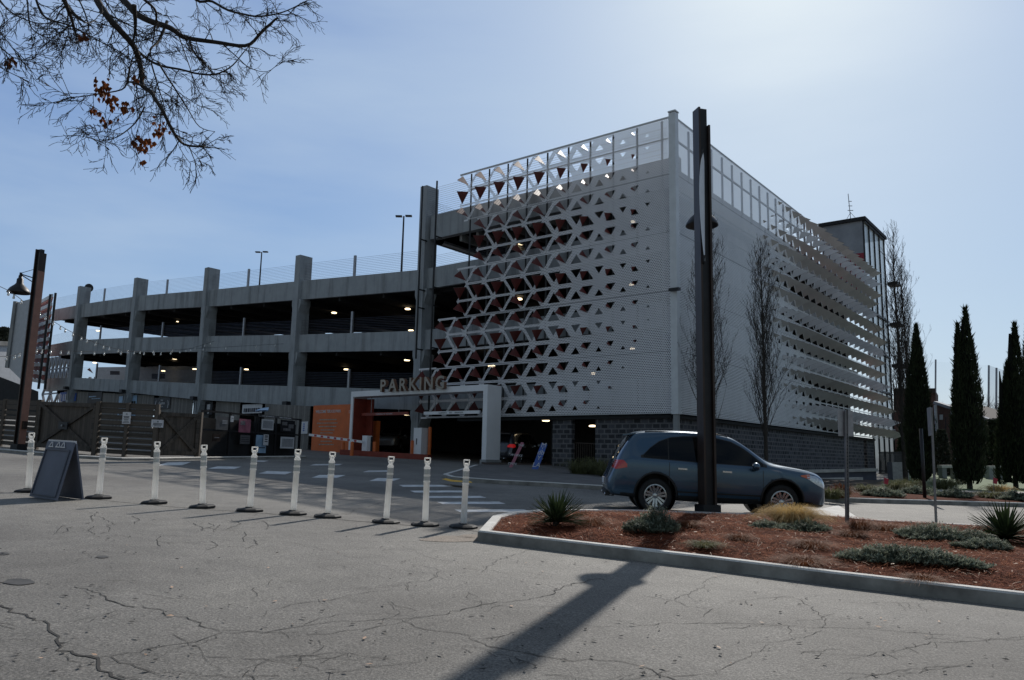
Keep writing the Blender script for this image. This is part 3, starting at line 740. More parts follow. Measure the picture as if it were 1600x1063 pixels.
for li_, (Lt, Lb) in enumerate(levels):
    for bi, (ta, tb) in enumerate(bays):
        mb = MB(); n = max(1, int((tb-ta)/3)); TH = .22
        def S(t): 
            return (interp(Lt, t), interp(Lb, t))
        for i in range(n):
            a = ta+(tb-ta)*i/n; b = ta+(tb-ta)*(i+1)/n; (zta, zba), (ztb, zbb) = S(a), S(b)
            f = lambda t, nn, z: FL(t, nn, z)
            uv = [(a, zba), (b, zbb), (b, ztb), (a, zta)]
            mb.poly([f(a, NC, zba), f(b, NC, zbb), f(b, NC, ztb), f(a, NC, zta)][::-1], uv)
            mb.poly([f(a, NC+TH, zta), f(b, NC+TH, ztb), f(b, NC, ztb), f(a, NC, zta)])
            mb.poly([f(a, NC, zba), f(b, NC, zbb), f(b, NC+TH, zbb), f(a, NC+TH, zba)])
            mb.poly([f(a, NC+TH, zba), f(b, NC+TH, zbb), f(b, NC+TH, ztb), f(a, NC+TH, zta)])
            if i == 0: mb.poly([f(a, NC, zba), f(a, NC+TH, zba), f(a, NC+TH, zta), f(a, NC, zta)])
            if i == n-1: mb.poly([f(b, NC, zbb), f(b, NC+TH, zbb), f(b, NC+TH, ztb), f(b, NC, ztb)])
        mb.build('spandrel', 'concrete_wall', GAR)
mb = MB(); mb.box(FL(colsL[0]/2, NC+.2, 13.8), colsL[0]-.3, .4, 1.5, DL, -IL); mb.build('spandrel', 'concrete_wall', GAR)
mb = MB(); mb.box(FR(17.4, NC+.2, 13.7), 32.6, .4, 1.3, DR, -IR); mb.build('spandrel', 'concrete_wall', GAR)
for zz in (10.3, 6.7, 3.2):
    mb = MB(); mb.box(FR(17.4, NC+.2, zz), 32.6, .4, 1.25, DR, -IR); mb.build('spandrel', 'concrete_wall', GAR)
# deck slabs
def slab(Lt, Lb, ta, tb, depth, name='deck'):
    mb = MB(); n = 8; T0 = .3
    for i in range(n):
        a = ta+(tb-ta)*i/n; b = ta+(tb-ta)*(i+1)/n
        z1 = interp(Lb, a)+.15; z2 = interp(Lb, b)+.15
        for dz, fl_ in ((0, 1), (.25, 0)):
            q = [FL(a, NC+T0, z1+dz), FL(b, NC+T0, z2+dz), FL(b, depth, z2+dz), FL(a, depth, z1+dz)]
            mb.poly(q if fl_ else q[::-1])
        # ribs (double tees)
        for m_ in range(2):
            t = a+(b-a)*(m_+.5)/2; z = interp(Lb, t)+.15
            mb.bar(FL(t, NC+T0, z-.2), FL(t, depth, z-.2), .16, .4)
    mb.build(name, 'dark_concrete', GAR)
for Lt, Lb in levels: slab(Lt, Lb, 1.2, tE, 17)
mb = MB()
mb.box(FL(colsL[0]/2+.3, 9.0, 13.35), colsL[0]-.5, 16, .3, DL, -IL)
for i in range(11): mb.bar(FL(1.6+1.3*i, NC+.5, 13.0), FL(1.6+1.3*i, 17, 13.0), .18, .5)
mb.build('deck', 'concrete', GAR)
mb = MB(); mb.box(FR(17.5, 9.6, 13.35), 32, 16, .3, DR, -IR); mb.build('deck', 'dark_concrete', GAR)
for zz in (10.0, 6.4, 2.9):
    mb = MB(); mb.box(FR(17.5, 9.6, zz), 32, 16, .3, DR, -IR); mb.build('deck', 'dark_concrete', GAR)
# top deck edge beam on its open side
mb = MB(); mb.bar(FL(colsL[0]-.1, NC+.6, 13.6), FL(colsL[0]-.1, 17, 13.6), .4, 1.1, up=(0, 0, 1)); mb.build('edge_beam', 'concrete_wall', GAR)
# back and inner walls, added to block the sky and keep the interior dark
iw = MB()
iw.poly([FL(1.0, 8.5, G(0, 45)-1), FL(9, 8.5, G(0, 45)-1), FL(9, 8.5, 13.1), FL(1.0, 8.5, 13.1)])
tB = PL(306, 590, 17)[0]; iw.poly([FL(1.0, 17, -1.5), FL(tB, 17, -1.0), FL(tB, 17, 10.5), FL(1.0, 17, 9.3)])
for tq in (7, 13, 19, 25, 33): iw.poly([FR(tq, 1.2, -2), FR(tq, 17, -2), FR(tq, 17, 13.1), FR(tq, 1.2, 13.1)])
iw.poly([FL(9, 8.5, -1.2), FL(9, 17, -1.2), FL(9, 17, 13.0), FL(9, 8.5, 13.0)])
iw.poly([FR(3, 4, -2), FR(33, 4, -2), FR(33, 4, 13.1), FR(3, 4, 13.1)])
iw.build('inner_blocking_wall', 'dark_concrete', GAR)
# floor inside
# columns with corbels
ctop = [(672, 288), (474, 397), (328, 417), (217, 433), (129, 446)]
for i, t in enumerate(colsL):
    mb = MB(); zt_ = PL(*ctop[i], NC-.3)[1]; base = FL(t, NC, 0); gz = G(base.x, base.y)-.2
    wd, dp = .55, 1.05
    mb.box(FL(t+wd/2, NC-.3+dp/2, (zt_+gz)/2), wd, dp, zt_-gz, DL, -IL)
    for Lt, Lb in levels:
        zb_ = interp(Lb, t)-.02
        n0, n1 = NC-.3, NC-.3+dp
        for tt, s_ in ((t-.0, -1), (t+wd, 1)):
            p = [(tt, zb_), (tt+s_*.22, zb_), (tt+s_*.22, zb_-.35), (tt, zb_-.95)]
            a = [FL(x, n0+.1, z) for x, z in p]; b = [FL(x, n1-.1, z) for x, z in p]
            mb.poly(a); mb.poly(b[::-1])
            for k in range(4): mb.poly([a[k], a[(k+1) % 4], b[(k+1) % 4], b[k]])
    mb.build('column', 'concrete_wall', GAR)
    if i in (1, 2, 3, 4):
        zz = interp(low_b, t)-.15; fx = MB(); fx.box(FL(t+.2, NC-.55, zz+.25), .5, .35, .28, DL, -IL); fx.tube([FL(t+.05, NC-.33, zz-.9), FL(t+.05, NC-.33, zz+.2)], .02, 5); fx.tube([FL(t+.4, NC-.33, zz-.9), FL(t+.4, NC-.33, zz+.2)], .02, 5)
        fx.build('floodlight', 'steel_dark', GAR)
# ground-floor columns behind the entrance and right side piers
for t in (2.2, 8.2):
    b_ = FL(t, 2, 0); mb = MB(); mb.box(FL(t, 2.5, (3+G(b_.x, b_.y))/2), .6, .6, 3-G(b_.x, b_.y)+.4, DL, -IL); mb.build('column', 'dark_concrete', GAR)
# round disc signs seen behind two columns
for px, py, nn in ((686, 373, 1.3), (139, 450, 1.3)):
    t, z = PL(px, py, nn); mb = MB(); mb.lathe([(0, -.04), (.42, -.04), (.42, .04), (0, .04)], FL(t, nn, z), 24, DL); mb.build('round_mirror', 'steel_dark', GAR)
# cable rails and their posts
tt_px = [(555, 399.5, 430), (389, 420.5, 447), (262, 437, 459.5), (164, 451, 470)]
posts_t = []
for x, y0_, y1_ in tt_px:
    t, z1_ = PL(x, y0_, NC+.1); posts_t.append(t); z0_ = interp(par_t, t); mb = MB(); mb.box(FL(t, NC+.11, (z1_+z0_)/2), .17, .12, z1_-z0_, DL, -IL); mb.build('rail_post', 'galv', GAR)
for Lt, lst in ((mid_t, [(551, 487), (382, 497), (255, 504), (158, 509)]), (low_t, [(546, 577), (377, 574), (250, 571), (152, 568)])):
    for x, y in lst:
        t, z1_ = PL(x, y, NC+.1); z0_ = interp(Lt, t); mb = MB(); mb.box(FL(t, NC+.11, (z1_+z0_)/2), .17, .12, z1_-z0_, DL, -IL); mb.build('rail_post', 'galv', GAR)
for bi, (ta, tb) in enumerate(bays[1:]):
    for Lt, nw, h in ((par_t, 11, 1.25), (mid_t, 9, 1.0), (low_t, 9, 1.0)):
        mb = MB()
        for k in range(1, nw+1):
            z = h*k/nw; mb.tube([FL(ta, NC+.15, interp(Lt, ta)+z), FL((ta+tb)/2, NC+.15, interp(Lt, (ta+tb)/2)+z), FL(tb, NC+.15, interp(Lt, tb)+z)], .0085, 3, cap=False)
        mb.build('cable_rail', 'cable', GAR)
mb = MB()
for k in range(1, 15): mb.tube([FL(.6, .5, 14.35+.13*k), FL(colsL[0], .5, 14.35+.13*k)], .008, 3, cap=False)
mb.build('cable_rail', 'cable', GAR)
mb = MB()
for k in range(1, 12): mb.tube([FL(9, NC+.3, 10.85+.11*k), FL(colsL[0], NC+.3, 10.85+.11*k)], .008, 3, cap=False)
mb.build('cable_rail', 'cable', GAR)
mb = MB()
for k in range(1, 12): mb.tube([FL(colsL[0]-.1, .8, 14.2+.12*k), FL(colsL[0]-.1, 16, 14.2+.12*k)], .008, 3, cap=False)
mb.build('cable_rail', 'cable', GAR)
# ceiling lights, switched on
lights = [(637, 483, 6), (522, 489, 6), (346, 499, 6), (276, 503, 6), (200, 508, 6), (153, 517, 6), (642, 516.5, 10), (422, 562, 6), (519, 562, 6), (636, 563, 6), (343, 561, 6), (273, 561, 6), (195, 561, 6), (148, 567, 6),
          (304, 577, 9), (255, 580, 9), (385, 577.5, 9), (541, 577.5, 9), (815, 381, 5), (811, 467.5, 5), (813, 548, 5), (636, 648, 4), (770, 650, 3.5), (853, 657.5, 3), (926, 666, 4), (840, 684, 8),
          (989, 347, 1.2), (987, 445, 1.2), (988, 545, 1.2), (927, 584, 2), (768, 572, 3)]
for px, py, nn in lights:
    t, z = PL(px, py, nn); mb = MB()
    q_ = .4 if nn < 2.5 else .72; mb.lathe([(0, 0), (.26*q_, .01), (.30*q_, .05), (.24*q_, .1), (0, .12)], FL(t, nn, z-.05), 12)
    mb.build('ceiling_light', 'ceiling_glow' if nn > 2.5 else 'ceiling_glow_dim', GAR, smooth=True)
# masonry base
def wallpoly(P, t0, t1, n, z0, z1, mat, name, parent=GAR, th=.3):
    mb = MB()
    a, b = P(t0, n, 0), P(t1, n, 0); za, zb_ = (G(a.x, a.y)-.2 if z0 is None else z0), (G(b.x, b.y)-.2 if z0 is None else z0)
    mb.poly([P(t0, n, za), P(t1, n, zb_), P(t1, n, z1), P(t0, n, z1)], [(t0, za), (t1, zb_), (t1, z1), (t0, z1)])
    for t, zz in ((t0, za), (t1, zb_)): mb.poly([P(t, n, zz), P(t, n+th, zz), P(t, n+th, z1), P(t, n, z1)], [(0, zz), (th, zz), (th, z1), (0, z1)])
    return mb.build(name, mat, parent)
tb0 = PL(1049, 700, .35)[0]; a_, b_ = PL(930, 700, .35)[0], PL(893, 700, .35)[0]; c_ = PL(863, 700, .35)[0]
wallpoly(FL, .35, a_, .35, None, ZB-.05, 'masonry', 'masonry_wall'); wallpoly(FL, b_, c_, .35, None, ZB-.05, 'masonry', 'masonry_wall')
wallpoly(FR, .35, 33.0, .35, None, ZB-.05, 'masonry', 'masonry_wall')
wallpoly(FR, 34.0, 36.0, .35, None, ZB-.05, 'masonry', 'masonry_wall')
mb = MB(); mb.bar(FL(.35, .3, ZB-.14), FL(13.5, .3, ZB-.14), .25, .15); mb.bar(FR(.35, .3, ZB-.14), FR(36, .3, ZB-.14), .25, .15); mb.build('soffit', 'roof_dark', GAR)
mb = MB(); q = FL(0, .35, 0); mb.box((CX, CY, (ZB+G(CX, CY))/2), .22, .22, ZB-G(CX, CY), DL, -IL); mb.build('base_corner_post', 'concrete', GAR)
# grille fence in the opening, with red top line
mb = MB()
for k in range(12): t = b_+(a_-b_)*k/11; p = FL(t, .6, 0); mb.bar((p.x, p.y, G(p.x, p.y)), (p.x, p.y, G(p.x, p.y)+1.35), .03)
p, q = FL(b_, .6, 0), FL(a_, .6, 0); mb.bar((p.x, p.y, G(p.x, p.y)+1.35), (q.x, q.y, G(q.x, q.y)+1.35), .05); mb.build('gate_grille', 'steel_brown', GAR)
# -- stair tower
tt0 = PR(1355, 500, .9)[0]; tt1 = PR(1386, 500, .9)[0]; NZ = .9
ztw = PR(1355, 351, NZ)[1]; dpt = 3.4
mb = MB(); mb.box(FR((tt0+tt1)/2, NZ+dpt/2, ztw+.1), tt1-tt0+.5, dpt+.6, .3, DR, -IR); mb.build('tower_roof', 'roof_dark', GAR)
mb = MB(); mb.poly([FR(tt0, NZ, 13), FR(tt0, NZ+dpt, 13), FR(tt0, NZ+dpt, ztw), FR(tt0, NZ, ztw)]); mb.build('tower_wall', 'tower_cladding', GAR)
mb = MB(); mb.poly([FR(tt0-.02, NZ-.0, ZT-1.2), FR(tt0-.02, NZ+2.0, ZT-1.2), FR(tt0-.02, NZ+2.0, PR(1350, 395, NZ)[1]), FR(tt0-.02, NZ, PR(1350, 395, NZ)[1])]); mb.build('red_panel', 'panel_red', GAR)
gl = MB(); gl.poly([FR(tt0, NZ, -2), FR(tt1, NZ, -2), FR(tt1, NZ, ztw-.1), FR(tt0, NZ, ztw-.1)]); gl.build('tower_glazing', 'tower_glass', GAR)
for k in range(5):
    t = tt0+(tt1-tt0)*k/4; mb = MB(); mb.bar(FR(t, NZ-.05, -2), FR(t, NZ-.05, ztw), .11, .12); mb.build('tower_mullion', 'steel_dark', GAR)
mb = MB()
for zz in (ztw-.1, 13.2, 9.8, 6.4, 3.0): mb.bar(FR(tt0, NZ-.08, zz), FR(tt1+.0, NZ-.08, zz), .22, .16)
mb.build('tower_transom', 'steel_dark', GAR)
for py in (441, 503, 567):
    t, z = PR(1390, py, .2); mb = MB(); mb.box(FR(tt1-.2, .1, z), 1.3, .9, .3, DR, -IR); mb.build('landing', 'steel_dark', GAR)
# antenna
an = MB(); t, z0_ = PR(1330, 354, 2.2); b_p = FR(t, 2.2, ztw+.2); zt_ = at(1326, 303, b_p.y).z
an.tube([b_p, Vector((b_p.x-.15, b_p.y, zt_))], .035, 5)
for a in (0, 2.1, 4.2): an.tube([(b_p.x+math.cos(a)*.9, b_p.y+math.sin(a)*.9, ztw+.2), (b_p.x, b_p.y, ztw+1.3)], .02, 4)
for k, s in ((.45, .5), (.6, .35), (.75, .3)): z = b_p.z+(zt_-b_p.z)*k; an.bar((b_p.x-s/2, b_p.y, z), (b_p.x+s/2, b_p.y, z), .05)
tag(an.build('antenna_mast', 'galv', None), 'thin metal antenna mast with tripod legs on the glass stair tower roof', 'antenna')
an = MB(); q = FR(24.5, 1.5, 14.3); an.tube([q, q+UP*(at(1279, 341, q.y).z-14.3)], .03, 5); tag(an.build('flag_pole', 'galv', None), 'short thin bare pole rising behind the east screen parapet', 'pole')
# -- wing screen at the far left end of the garage
Y0 = 76.
wv = thing('end_screen', 'small screen of white rails and red folded panels behind the left steel pole', 'screen', tuple(at(60, 600, Y0)))
A = [(83, 459), (69, 606)]; B = [(52, 478), (40, 596)]
rows = 11
for i in range(rows):
    f = i/(rows-1); a = at(82-13*f, 462+135*f, 76); b = at(50-12*f, 480+112*f, 79.5)
    mb = MB(); mb.bar(a, b, .14, .34); mb.build('screen_bar', 'trim_metal', wv)
    if i < rows-1:
        f2 = (i+1)/(rows-1); d = at(82-13*f2, 462+135*f2, 76.2); e = at(50-12*f2, 480+112*f2, 79.7); mb = MB(); n = 5
        for k in range(n):
            u0, u1 = k/n, (k+.97)/n
            mb.poly([a.lerp(b, u0)+Vector((0, .2, -.1)), a.lerp(b, u1)+Vector((0, .2, -.1)), d.lerp(e, u1)+Vector((0, 0, .25)), d.lerp(e, u0)+Vector((0, 0, .05))])
        mb.build('red_panel', 'orange_dark', wv)
for x0_, y0_, x1_, y1_ in ((87, 458, 70, 608), (79, 460, 60, 608)):
    mb = MB(); mb.tube([at(x0_, y0_, 75), at(x1_, y1_, 75)], .12, 6); mb.build('steel_post', 'steel_dark', wv)
wl_ = thing('end_wall', 'tall pale grey end wall at the far west end of the garage', 'wall', tuple(at(30, 600, 78)))
mb = MB(); a, b, c, d = at(27, 473, 78), at(52, 466, 76), at(42, 602, 76), at(14, 575, 78)
mb.poly([a, b, c, d]); mb.build('wall_panel', 'warehouse_white', wl_)
mb = MB(); mb.bar(a+Vector((-.15, 0, .1)), d+Vector((-.15, 0, 0)), .3, .4); mb.build('wall_edge', 'concrete', wl_)
# far lattice seen through the lower levels
lt = thing('far_lattice_screen', 'dark lattice of triangles seen through the open lower level at the far west end', 'screen', tuple(FL(60, 22, 0)))
for (lv, xa_, xb_) in ((low_t, 178, 70), (mid_t, 118, 70)):
    mb = MB(); n = 8; ta_, tb_ = PL(xa_, 585, 17.5)[0], PL(xb_, 585, 17.5)[0]; ts = [ta_+(tb_-ta_)/n*i for i in range(n+1)]
    for i in range(n):
        a, b = ts[i], ts[i+1]; z0_, z1_ = interp(lv, 60)-.2, interp(lv, 60)+3.6; zm = (z0_+z1_)/2
        P = lambda t, z: FL(t, 17.5, z)
        mb.bar(P(a, zm), P(b, zm), .22); mb.bar(P(a, z0_), P(a, z1_), .12)
        mb.bar(P(a, zm), P((a+b)/2, z1_), .26); mb.bar(P((a+b)/2, z1_), P(b, zm), .26); mb.bar(P(a, zm), P((a+b)/2, z0_), .26); mb.bar(P((a+b)/2, z0_), P(b, zm), .26)
    mb.build('lattice_panel', 'steel_grey', lt)
mb = MB(); Yq = FL(PL(140, 580, 17.3)[0], 17.3, 0).y; mb.poly([at(136, 578, Yq), at(146, 584, Yq), at(140, 575, Yq)]); mb.build('red_panel', 'flap_red', lt)
# ---------------------------------------------------------------- entrance portal with PARKING letters
NP = -1.54
def onL(px, py, n): t, z = PL(px, py, n); return t, z
tr_, zr_ = onL(762, 601, NP); tl_, zl_ = onL(549, 612, NP)
zp = (zr_+zl_)/2; gr = FL(tr_, NP, 0); gr_z = G(gr.x, gr.y); glp = FL(tl_, NP, 0); gl_z = G(glp.x, glp.y)
PT = thing('parking_portal', 'white steel portal frame over the garage entrance with large PARKING letters on top', 'entrance portal', (gr.x, gr.y, gr_z))
DP = 1.12
mb = MB(); mb.box(FL(tr_+.14, NP+DP/2, (zp+gr_z+.25)/2), .30, DP, zp-gr_z-.25, DL, -IL); mb.build('portal_post', 'white_paint', PT, bevel=.01)
mb = MB(); mb.box(FL(tr_+.14, NP+DP/2, gr_z+.1), .42, DP+.12, .34, DL, -IL); mb.build('post_footing', 'concrete', PT, bevel=.015)
mb = MB(); mb.box(FL(tl_-.1, NP+DP/2, (zp+gl_z-.1)/2), .20, DP, zp-gl_z+.1, DL, -IL); mb.build('portal_post', 'white_paint', PT, bevel=.01)
mb = MB(); mb.box(FL((tl_+tr_)/2, NP+DP/2, zp-.16), tl_-tr_-.02, DP-.01, .32, DL, -IL); mb.build('portal_beam', 'white_paint', PT, bevel=.01)
mb = MB(); mb.box(FL(tl_-.23, NP+DP/2+.02, (zp+gl_z-.4)/2), .05, DP-.1, zp-gl_z-.4, DL, -IL); mb.box(FL((PL(557, 650, -.45)[0]+PL(583, 650, -.45)[0])/2, -.45, (zp+gl_z-.4)/2), abs(PL(557, 650, -.45)[0]-PL(583, 650, -.45)[0]), .1, zp-gl_z-.4, DL, -IL)
mb.build('orange_lining', 'orange_dark', PT)
_t = PL(587, 690, .1)[0]; mb = MB(); mb.box(FL(_t, .1, (2.0+gl_z)/2), .35, .3, 2.0-gl_z, DL, -IL); mb.build('orange_column', 'orange_paint', PT)
# two clearance bars hanging under the beam
for (xa, ya, xb, yb, mt, txt) in ((566, 646.5, 638, 647.5, 'orange_dark', 'CLEARANCE 7\'-0"  NO ENTRY'), (663, 646, 750, 644, 'white_paint', 'CLEARANCE      EXIT      HEADROOM')):
    n_ = NP+.5; (ta, za), (tb, zb_) = onL(xa, ya, n_), onL(xb, yb, n_); zc = (za+zb_)/2
    mb = MB(); mb.box(FL((ta+tb)/2, n_, zc), abs(ta-tb), .1, .17, DL, -IL); o = mb.build('clearance_bar', mt, PT)
    for q in (.2, .8): 
        mb = MB(); t = ta+(tb-ta)*q; mb.tube([FL(t, n_, zc), FL(t, n_, zp-.3)], .015, 5); mb.build('hanger', 'galv', PT)
    place_text('clearance_text', txt, .12, FL((ta+tb)/2, n_-.055, zc-.045), -DL, UP, 'sign_white' if mt == 'orange_dark' else 'sign_ink', PT, .002, squeeze=.9)
# letters
ta, _ = onL(594, 600, NP-.12); tb, _ = onL(699, 600, NP-.12)
zc0 = onL(600, 612.5, NP-.12)[1]; zc1 = onL(690, 607.5, NP-.12)[1]; zl0 = (zc0+zc1)/2
word = 'PARKING'; wid = [1, 1.05, 1.05, 1.05, .5, 1.1, 1.08]; tot = sum(wid); acc = 0; L_ = ta-tb
for ch, w_ in zip(word, wid):
    t = ta-L_*(acc+w_/2)/tot; acc += w_
    me_o = place_text('letter', ch, .98, FL(t, NP-.16, zl0), -DL, UP, 'letter_face', PT, .11, .022, squeeze=.98)
    me_o.data.materials.append(M['letter_side'])
    for p in me_o.data.polygons:
        if abs(p.normal.dot(IL)) < .6: p.material_index = 1
# -- barrier gate
def P_gp(x, y): p = gp(x, y); return p
bc = at(469, 560, 1); d_ = ray(575, 722); q = gp(573, 724)
n_ = -2.3
tb_, _ = PL(573, 700, n_); base = FL(tb_, n_, 0); bz = G(base.x, base.y); bt = PL(573, 681, n_)[1]
BG = thing('barrier_gate', 'white parking barrier cabinet with a striped arm reaching left', 'barrier gate', (base.x, base.y, bz))
mb = MB(); mb.box((base.x, base.y, (bz+.12+bt)/2), .36, .42, bt-bz-.12, IL, DL); mb.build('cabinet', 'white_paint', BG, bevel=.02)
mb = MB(); mb.box((base.x+.21, base.y-.05, (bz+.2+bt)/2), .02, .34, bt-bz-.3, DR, IR); mb.build('cabinet_door', 'steel_dark', BG)
arm_a = at(566, 690.5, base.y-.35); arm_b = at(483, 679.5, base.y+1.2)
mb = MB(); mb.bar(arm_a, arm_b, .05, .13, up=(0, 0, 1)); mb.build('barrier_arm', 'white_paint', BG)
for k in range(7):
    a = arm_a.lerp(arm_b, .1+.125*k); b = arm_a.lerp(arm_b, .145+.125*k); mb = MB(); mb.bar(a, b, .062, .10, up=(0, 0, 1)); mb.build('arm_stripe', 'sign_red', BG)
# orange rails and bollards
for i, (px, py0, py1, lab) in enumerate(((536, 690, 727, 'orange bollard left of the barrier cabinet, behind the other orange one'), (550, 690, 731, 'orange bollard left of the barrier cabinet, nearest the road'), (585, 690, 724, 'orange bollard just right of the barrier cabinet'),
                                  (644, 688, 722, 'orange bollard on the left side of the white ticket box'), (671, 667, 720, 'tall orange bollard on the right side of the white ticket box'))):
    n_ = [-2.6, -3.3, -2.1, -.7, -.2][i]; t, _ = PL(px, 700, n_); p = FL(t, n_, 0); z0_ = G(p.x, p.y); z1_ = PL(px, py1-(py1-py0), n_)[1]
    z1_ = PL(px, py0, n_)[1]; r_ = .1
    mb = MB(); mb.lathe([(r_, 0), (r_, z1_-z0_-.06), (r_*.75, z1_-z0_-.02), (0, z1_-z0_)], (p.x, p.y, z0_), 16)
    tag(mb.build('bollard', 'orange_paint', smooth=True), lab, 'bollard', 'orange bollards at the garage entrance')
mb = MB(); a, b = FL(PL(535, 700, -2.9)[0], -2.9, 0), FL(PL(672, 700, -1.1)[0], -1.1, 0)
mb.bar((a.x, a.y, G(a.x, a.y)+.14), (b.x, b.y, G(b.x, b.y)+.14), .5, .3, up=(0, 0, 1)); tag(mb.build('orange_island_kerb', 'orange_dark', bevel=.03), 'low orange painted kerb under the barrier and ticket box', 'kerb')
t, _ = PL(657, 700, -.4); p = FL(t, -.4, 0); zb_ = G(p.x, p.y)+.2; zt_ = PL(657, 669, -.4)[1]
TBX = thing('ticket_box', 'white ticket machine housing standing before the entrance column', 'ticket machine', (p.x, p.y, zb_))
mb = MB(); mb.box((p.x, p.y, (zb_+zt_)/2), .62, .55, zt_-zb_, DL, -IL); mb.build('housing', 'white_paint', TBX, bevel=.015)
pp = FL(t+.05, -.4-.285, (zb_+zt_)/2); mb = MB(); mb.box(pp, .05, .02, .34, DL, -IL); mb.build('slot', 'sign_ink', TBX)
# signs leaning in front of the masonry
def lean_sign(name, quad_px, Yt, lab, mat, texts, tcol):
    g0 = gp(*quad_px[0]); Yb = g0.y
    a, b = gp(*quad_px[0], .14), gp(*quad_px[1], .14); c, d = at(*quad_px[2], Yb+.25), at(*quad_px[3], Yb+.25)
    b = at(*quad_px[1], Yb)
    a = at(*quad_px[0], Yb)
    t = thing(name, lab, 'sign', tuple(a))
    mb = MB(); nrm = (b-a).cross(d-a).normalized(); off = nrm*.05
    mb.poly([a, b, c, d]); mb.poly([x-off for x in (d, c, b, a)]); 
    for x, y in ((a, b), (b, c), (c, d), (d, a)): mb.poly([x, x-off, y-off, y])
    mb.build('sign_board', mat, t)
    up = (d-a).normalized(); rt = (b-a).normalized()
    for s, f, sz in texts:
        pos = a.lerp(b, .5)+(d-a)*f+nrm*.012
        place_text('lettering', s, sz, pos, rt if nrm.dot(Vector((0, -1, 0))) > 0 else rt, up, tcol, t, .004)
    return t
lean_sign('leaning_sign', [(829, 738), (839, 738.5), (855, 695), (846, 692)], 0, 'blue feather sign with white letters leaning by the dark masonry pier', 'sign_blue', [('M', .85, .30), ('I', .78, .2), ('db', .60, .3), ('Y', .42, .28), ('LA', .18, .3)], 'sign_white')
lean_sign('leaning_sign', [(793, 735), (798, 735.5), (819, 692), (814, 691)], 0, 'narrow grey leaning sign just right of the white portal post', 'sign_pink', [('THE', .85, .15), ('WORKS', .5, .15), ('OPEN', .2, .15)], 'sign_white')
# ---------------------------------------------------------------- fence line on the left
def fence_pt(px, py): p = gp(px, py); return Vector((p.x, p.y, G(p.x, p.y)))
def wall_seg(mb, a, b, z0, z1, th=.04, off=0, uv0=0):
    d = (b-a); L = Vector((d.x, d.y, 0)).length; dn = Vector((d.x, d.y, 0)).normalized(); nn = Vector((dn.y, -dn.x, 0))
    A = a+nn*off; B = b+nn*off
    for s in (0, -th):
        q = [A+nn*s+UP*z0, B+nn*s+UP*z0, B+nn*s+UP*z1, A+nn*s+UP*z1]
        mb.poly(q, [(uv0, z0), (uv0+L, z0), (uv0+L, z1), (uv0, z1)])
    mb.poly([A+UP*z1, B+UP*z1, B-nn*th+UP*z1, A-nn*th+UP*z1], [(uv0, 0), (uv0+L, 0), (uv0+L, .1), (uv0, .1)])
    for X in (A, B): mb.poly([X+UP*z0, X-nn*th+UP*z0, X-nn*th+UP*z1, X+UP*z1], [(0, 0), (.02, 0), (.02, 1), (0, 1)])
fp = {x: fence_pt(x, y) for x, y in ((-160, 684), (0, 697.5), (55, 702.5), (147, 711), (240, 716.0), (308, 716.0), (470, 713.5), (483, 713), (560, 720))}
def slat_fence(x0_, x1_, h, lab, n=9, nsup=2):
    a, b = fp[x0_], fp[x1_]; t = thing('slat_fence', lab, 'fence', tuple(a))
    hs = h/n
    for k in range(n):
        mb = MB(); wall_seg(mb, a, b, .08+k*hs, .08+(k+1)*hs-(.05 if k < n-2 else .01), .03, .0, 0); mb.build('rail_board', 'fence_rail_wood', t)
    for k in range(nsup+(0 if x0_ == -160 else 1)):
        p = a.lerp(b, k/nsup); mb = MB(); mb.box(p+UP*(h/2+.03), .13, .13, h+.1); mb.build('fence_post', 'fence_wood', t)
    return t
def x_gate(x0_, x1_, h, lab, small=False):
    a, b = fp[x0_], fp[x1_]; t = thing('wooden_gate', lab, 'gate', tuple(a)); d = (b-a).normalized(); nn = Vector((d.y, -d.x, 0)).normalized()
    mb = MB(); wall_seg(mb, a+d*.1, b-d*.1, .1, h, .03); mb.build('gate_boards', 'fence_wood', t)
    mb = MB(); o_ = nn*.05
    A0, B0, A1, B1 = a+d*.15+UP*.2+o_, b-d*.15+UP*.2+o_, a+d*.15+UP*(h-.08)+o_, b-d*.15+UP*(h-.08)+o_
    mb.bar(A0, B1, .14, .05, up=nn); mb.bar(A1+nn*.03, B0+nn*.03, .14, .05, up=nn); mb.build('cross_brace', 'fence_rail_wood', t)
    mb = MB()
    for p, q in ((A0, B0), (A1, B1), (A0, A1), (B0, B1)): mb.bar(p+nn*.015, q+nn*.015, .14, .05, up=nn)
    mb.build('gate_frame', 'fence_rail_wood', t)
    if not small: mb = MB(); c = (A0+B1)/2+nn*.09; mb.box(c, .62, .03, .3, d, nn); mb.build('latch_plate', 'sign_black', t); mb = MB(); mb.lathe([(0, 0), (.04, 0), (.04, .05), (0, .05)], c+nn*.02, 10, nn); mb.build('latch', 'galv', t)
    for p in (a, b): mb = MB(); mb.box(p+UP*(h/2+.02), .17, .17, h+.1); mb.build('gate_post', 'fence_wood', t)
    return t
slat_fence(-160, 0, 1.9, 'dark horizontal slat fence at the far left edge of the pavement'); slat_fence(0, 55, 1.95, 'short dark slat fence behind the left steel lamp pole')
x_gate(55, 147, 1.98, 'large wooden gate with crossed braces and a dark latch plate')
slat_fence(147, 240, 1.98, 'horizontal slat fence between the two cross braced gates carrying white signs')
x_gate(240, 308, 1.78, 'smaller cross braced wooden gate left of the black metal enclosure', True)
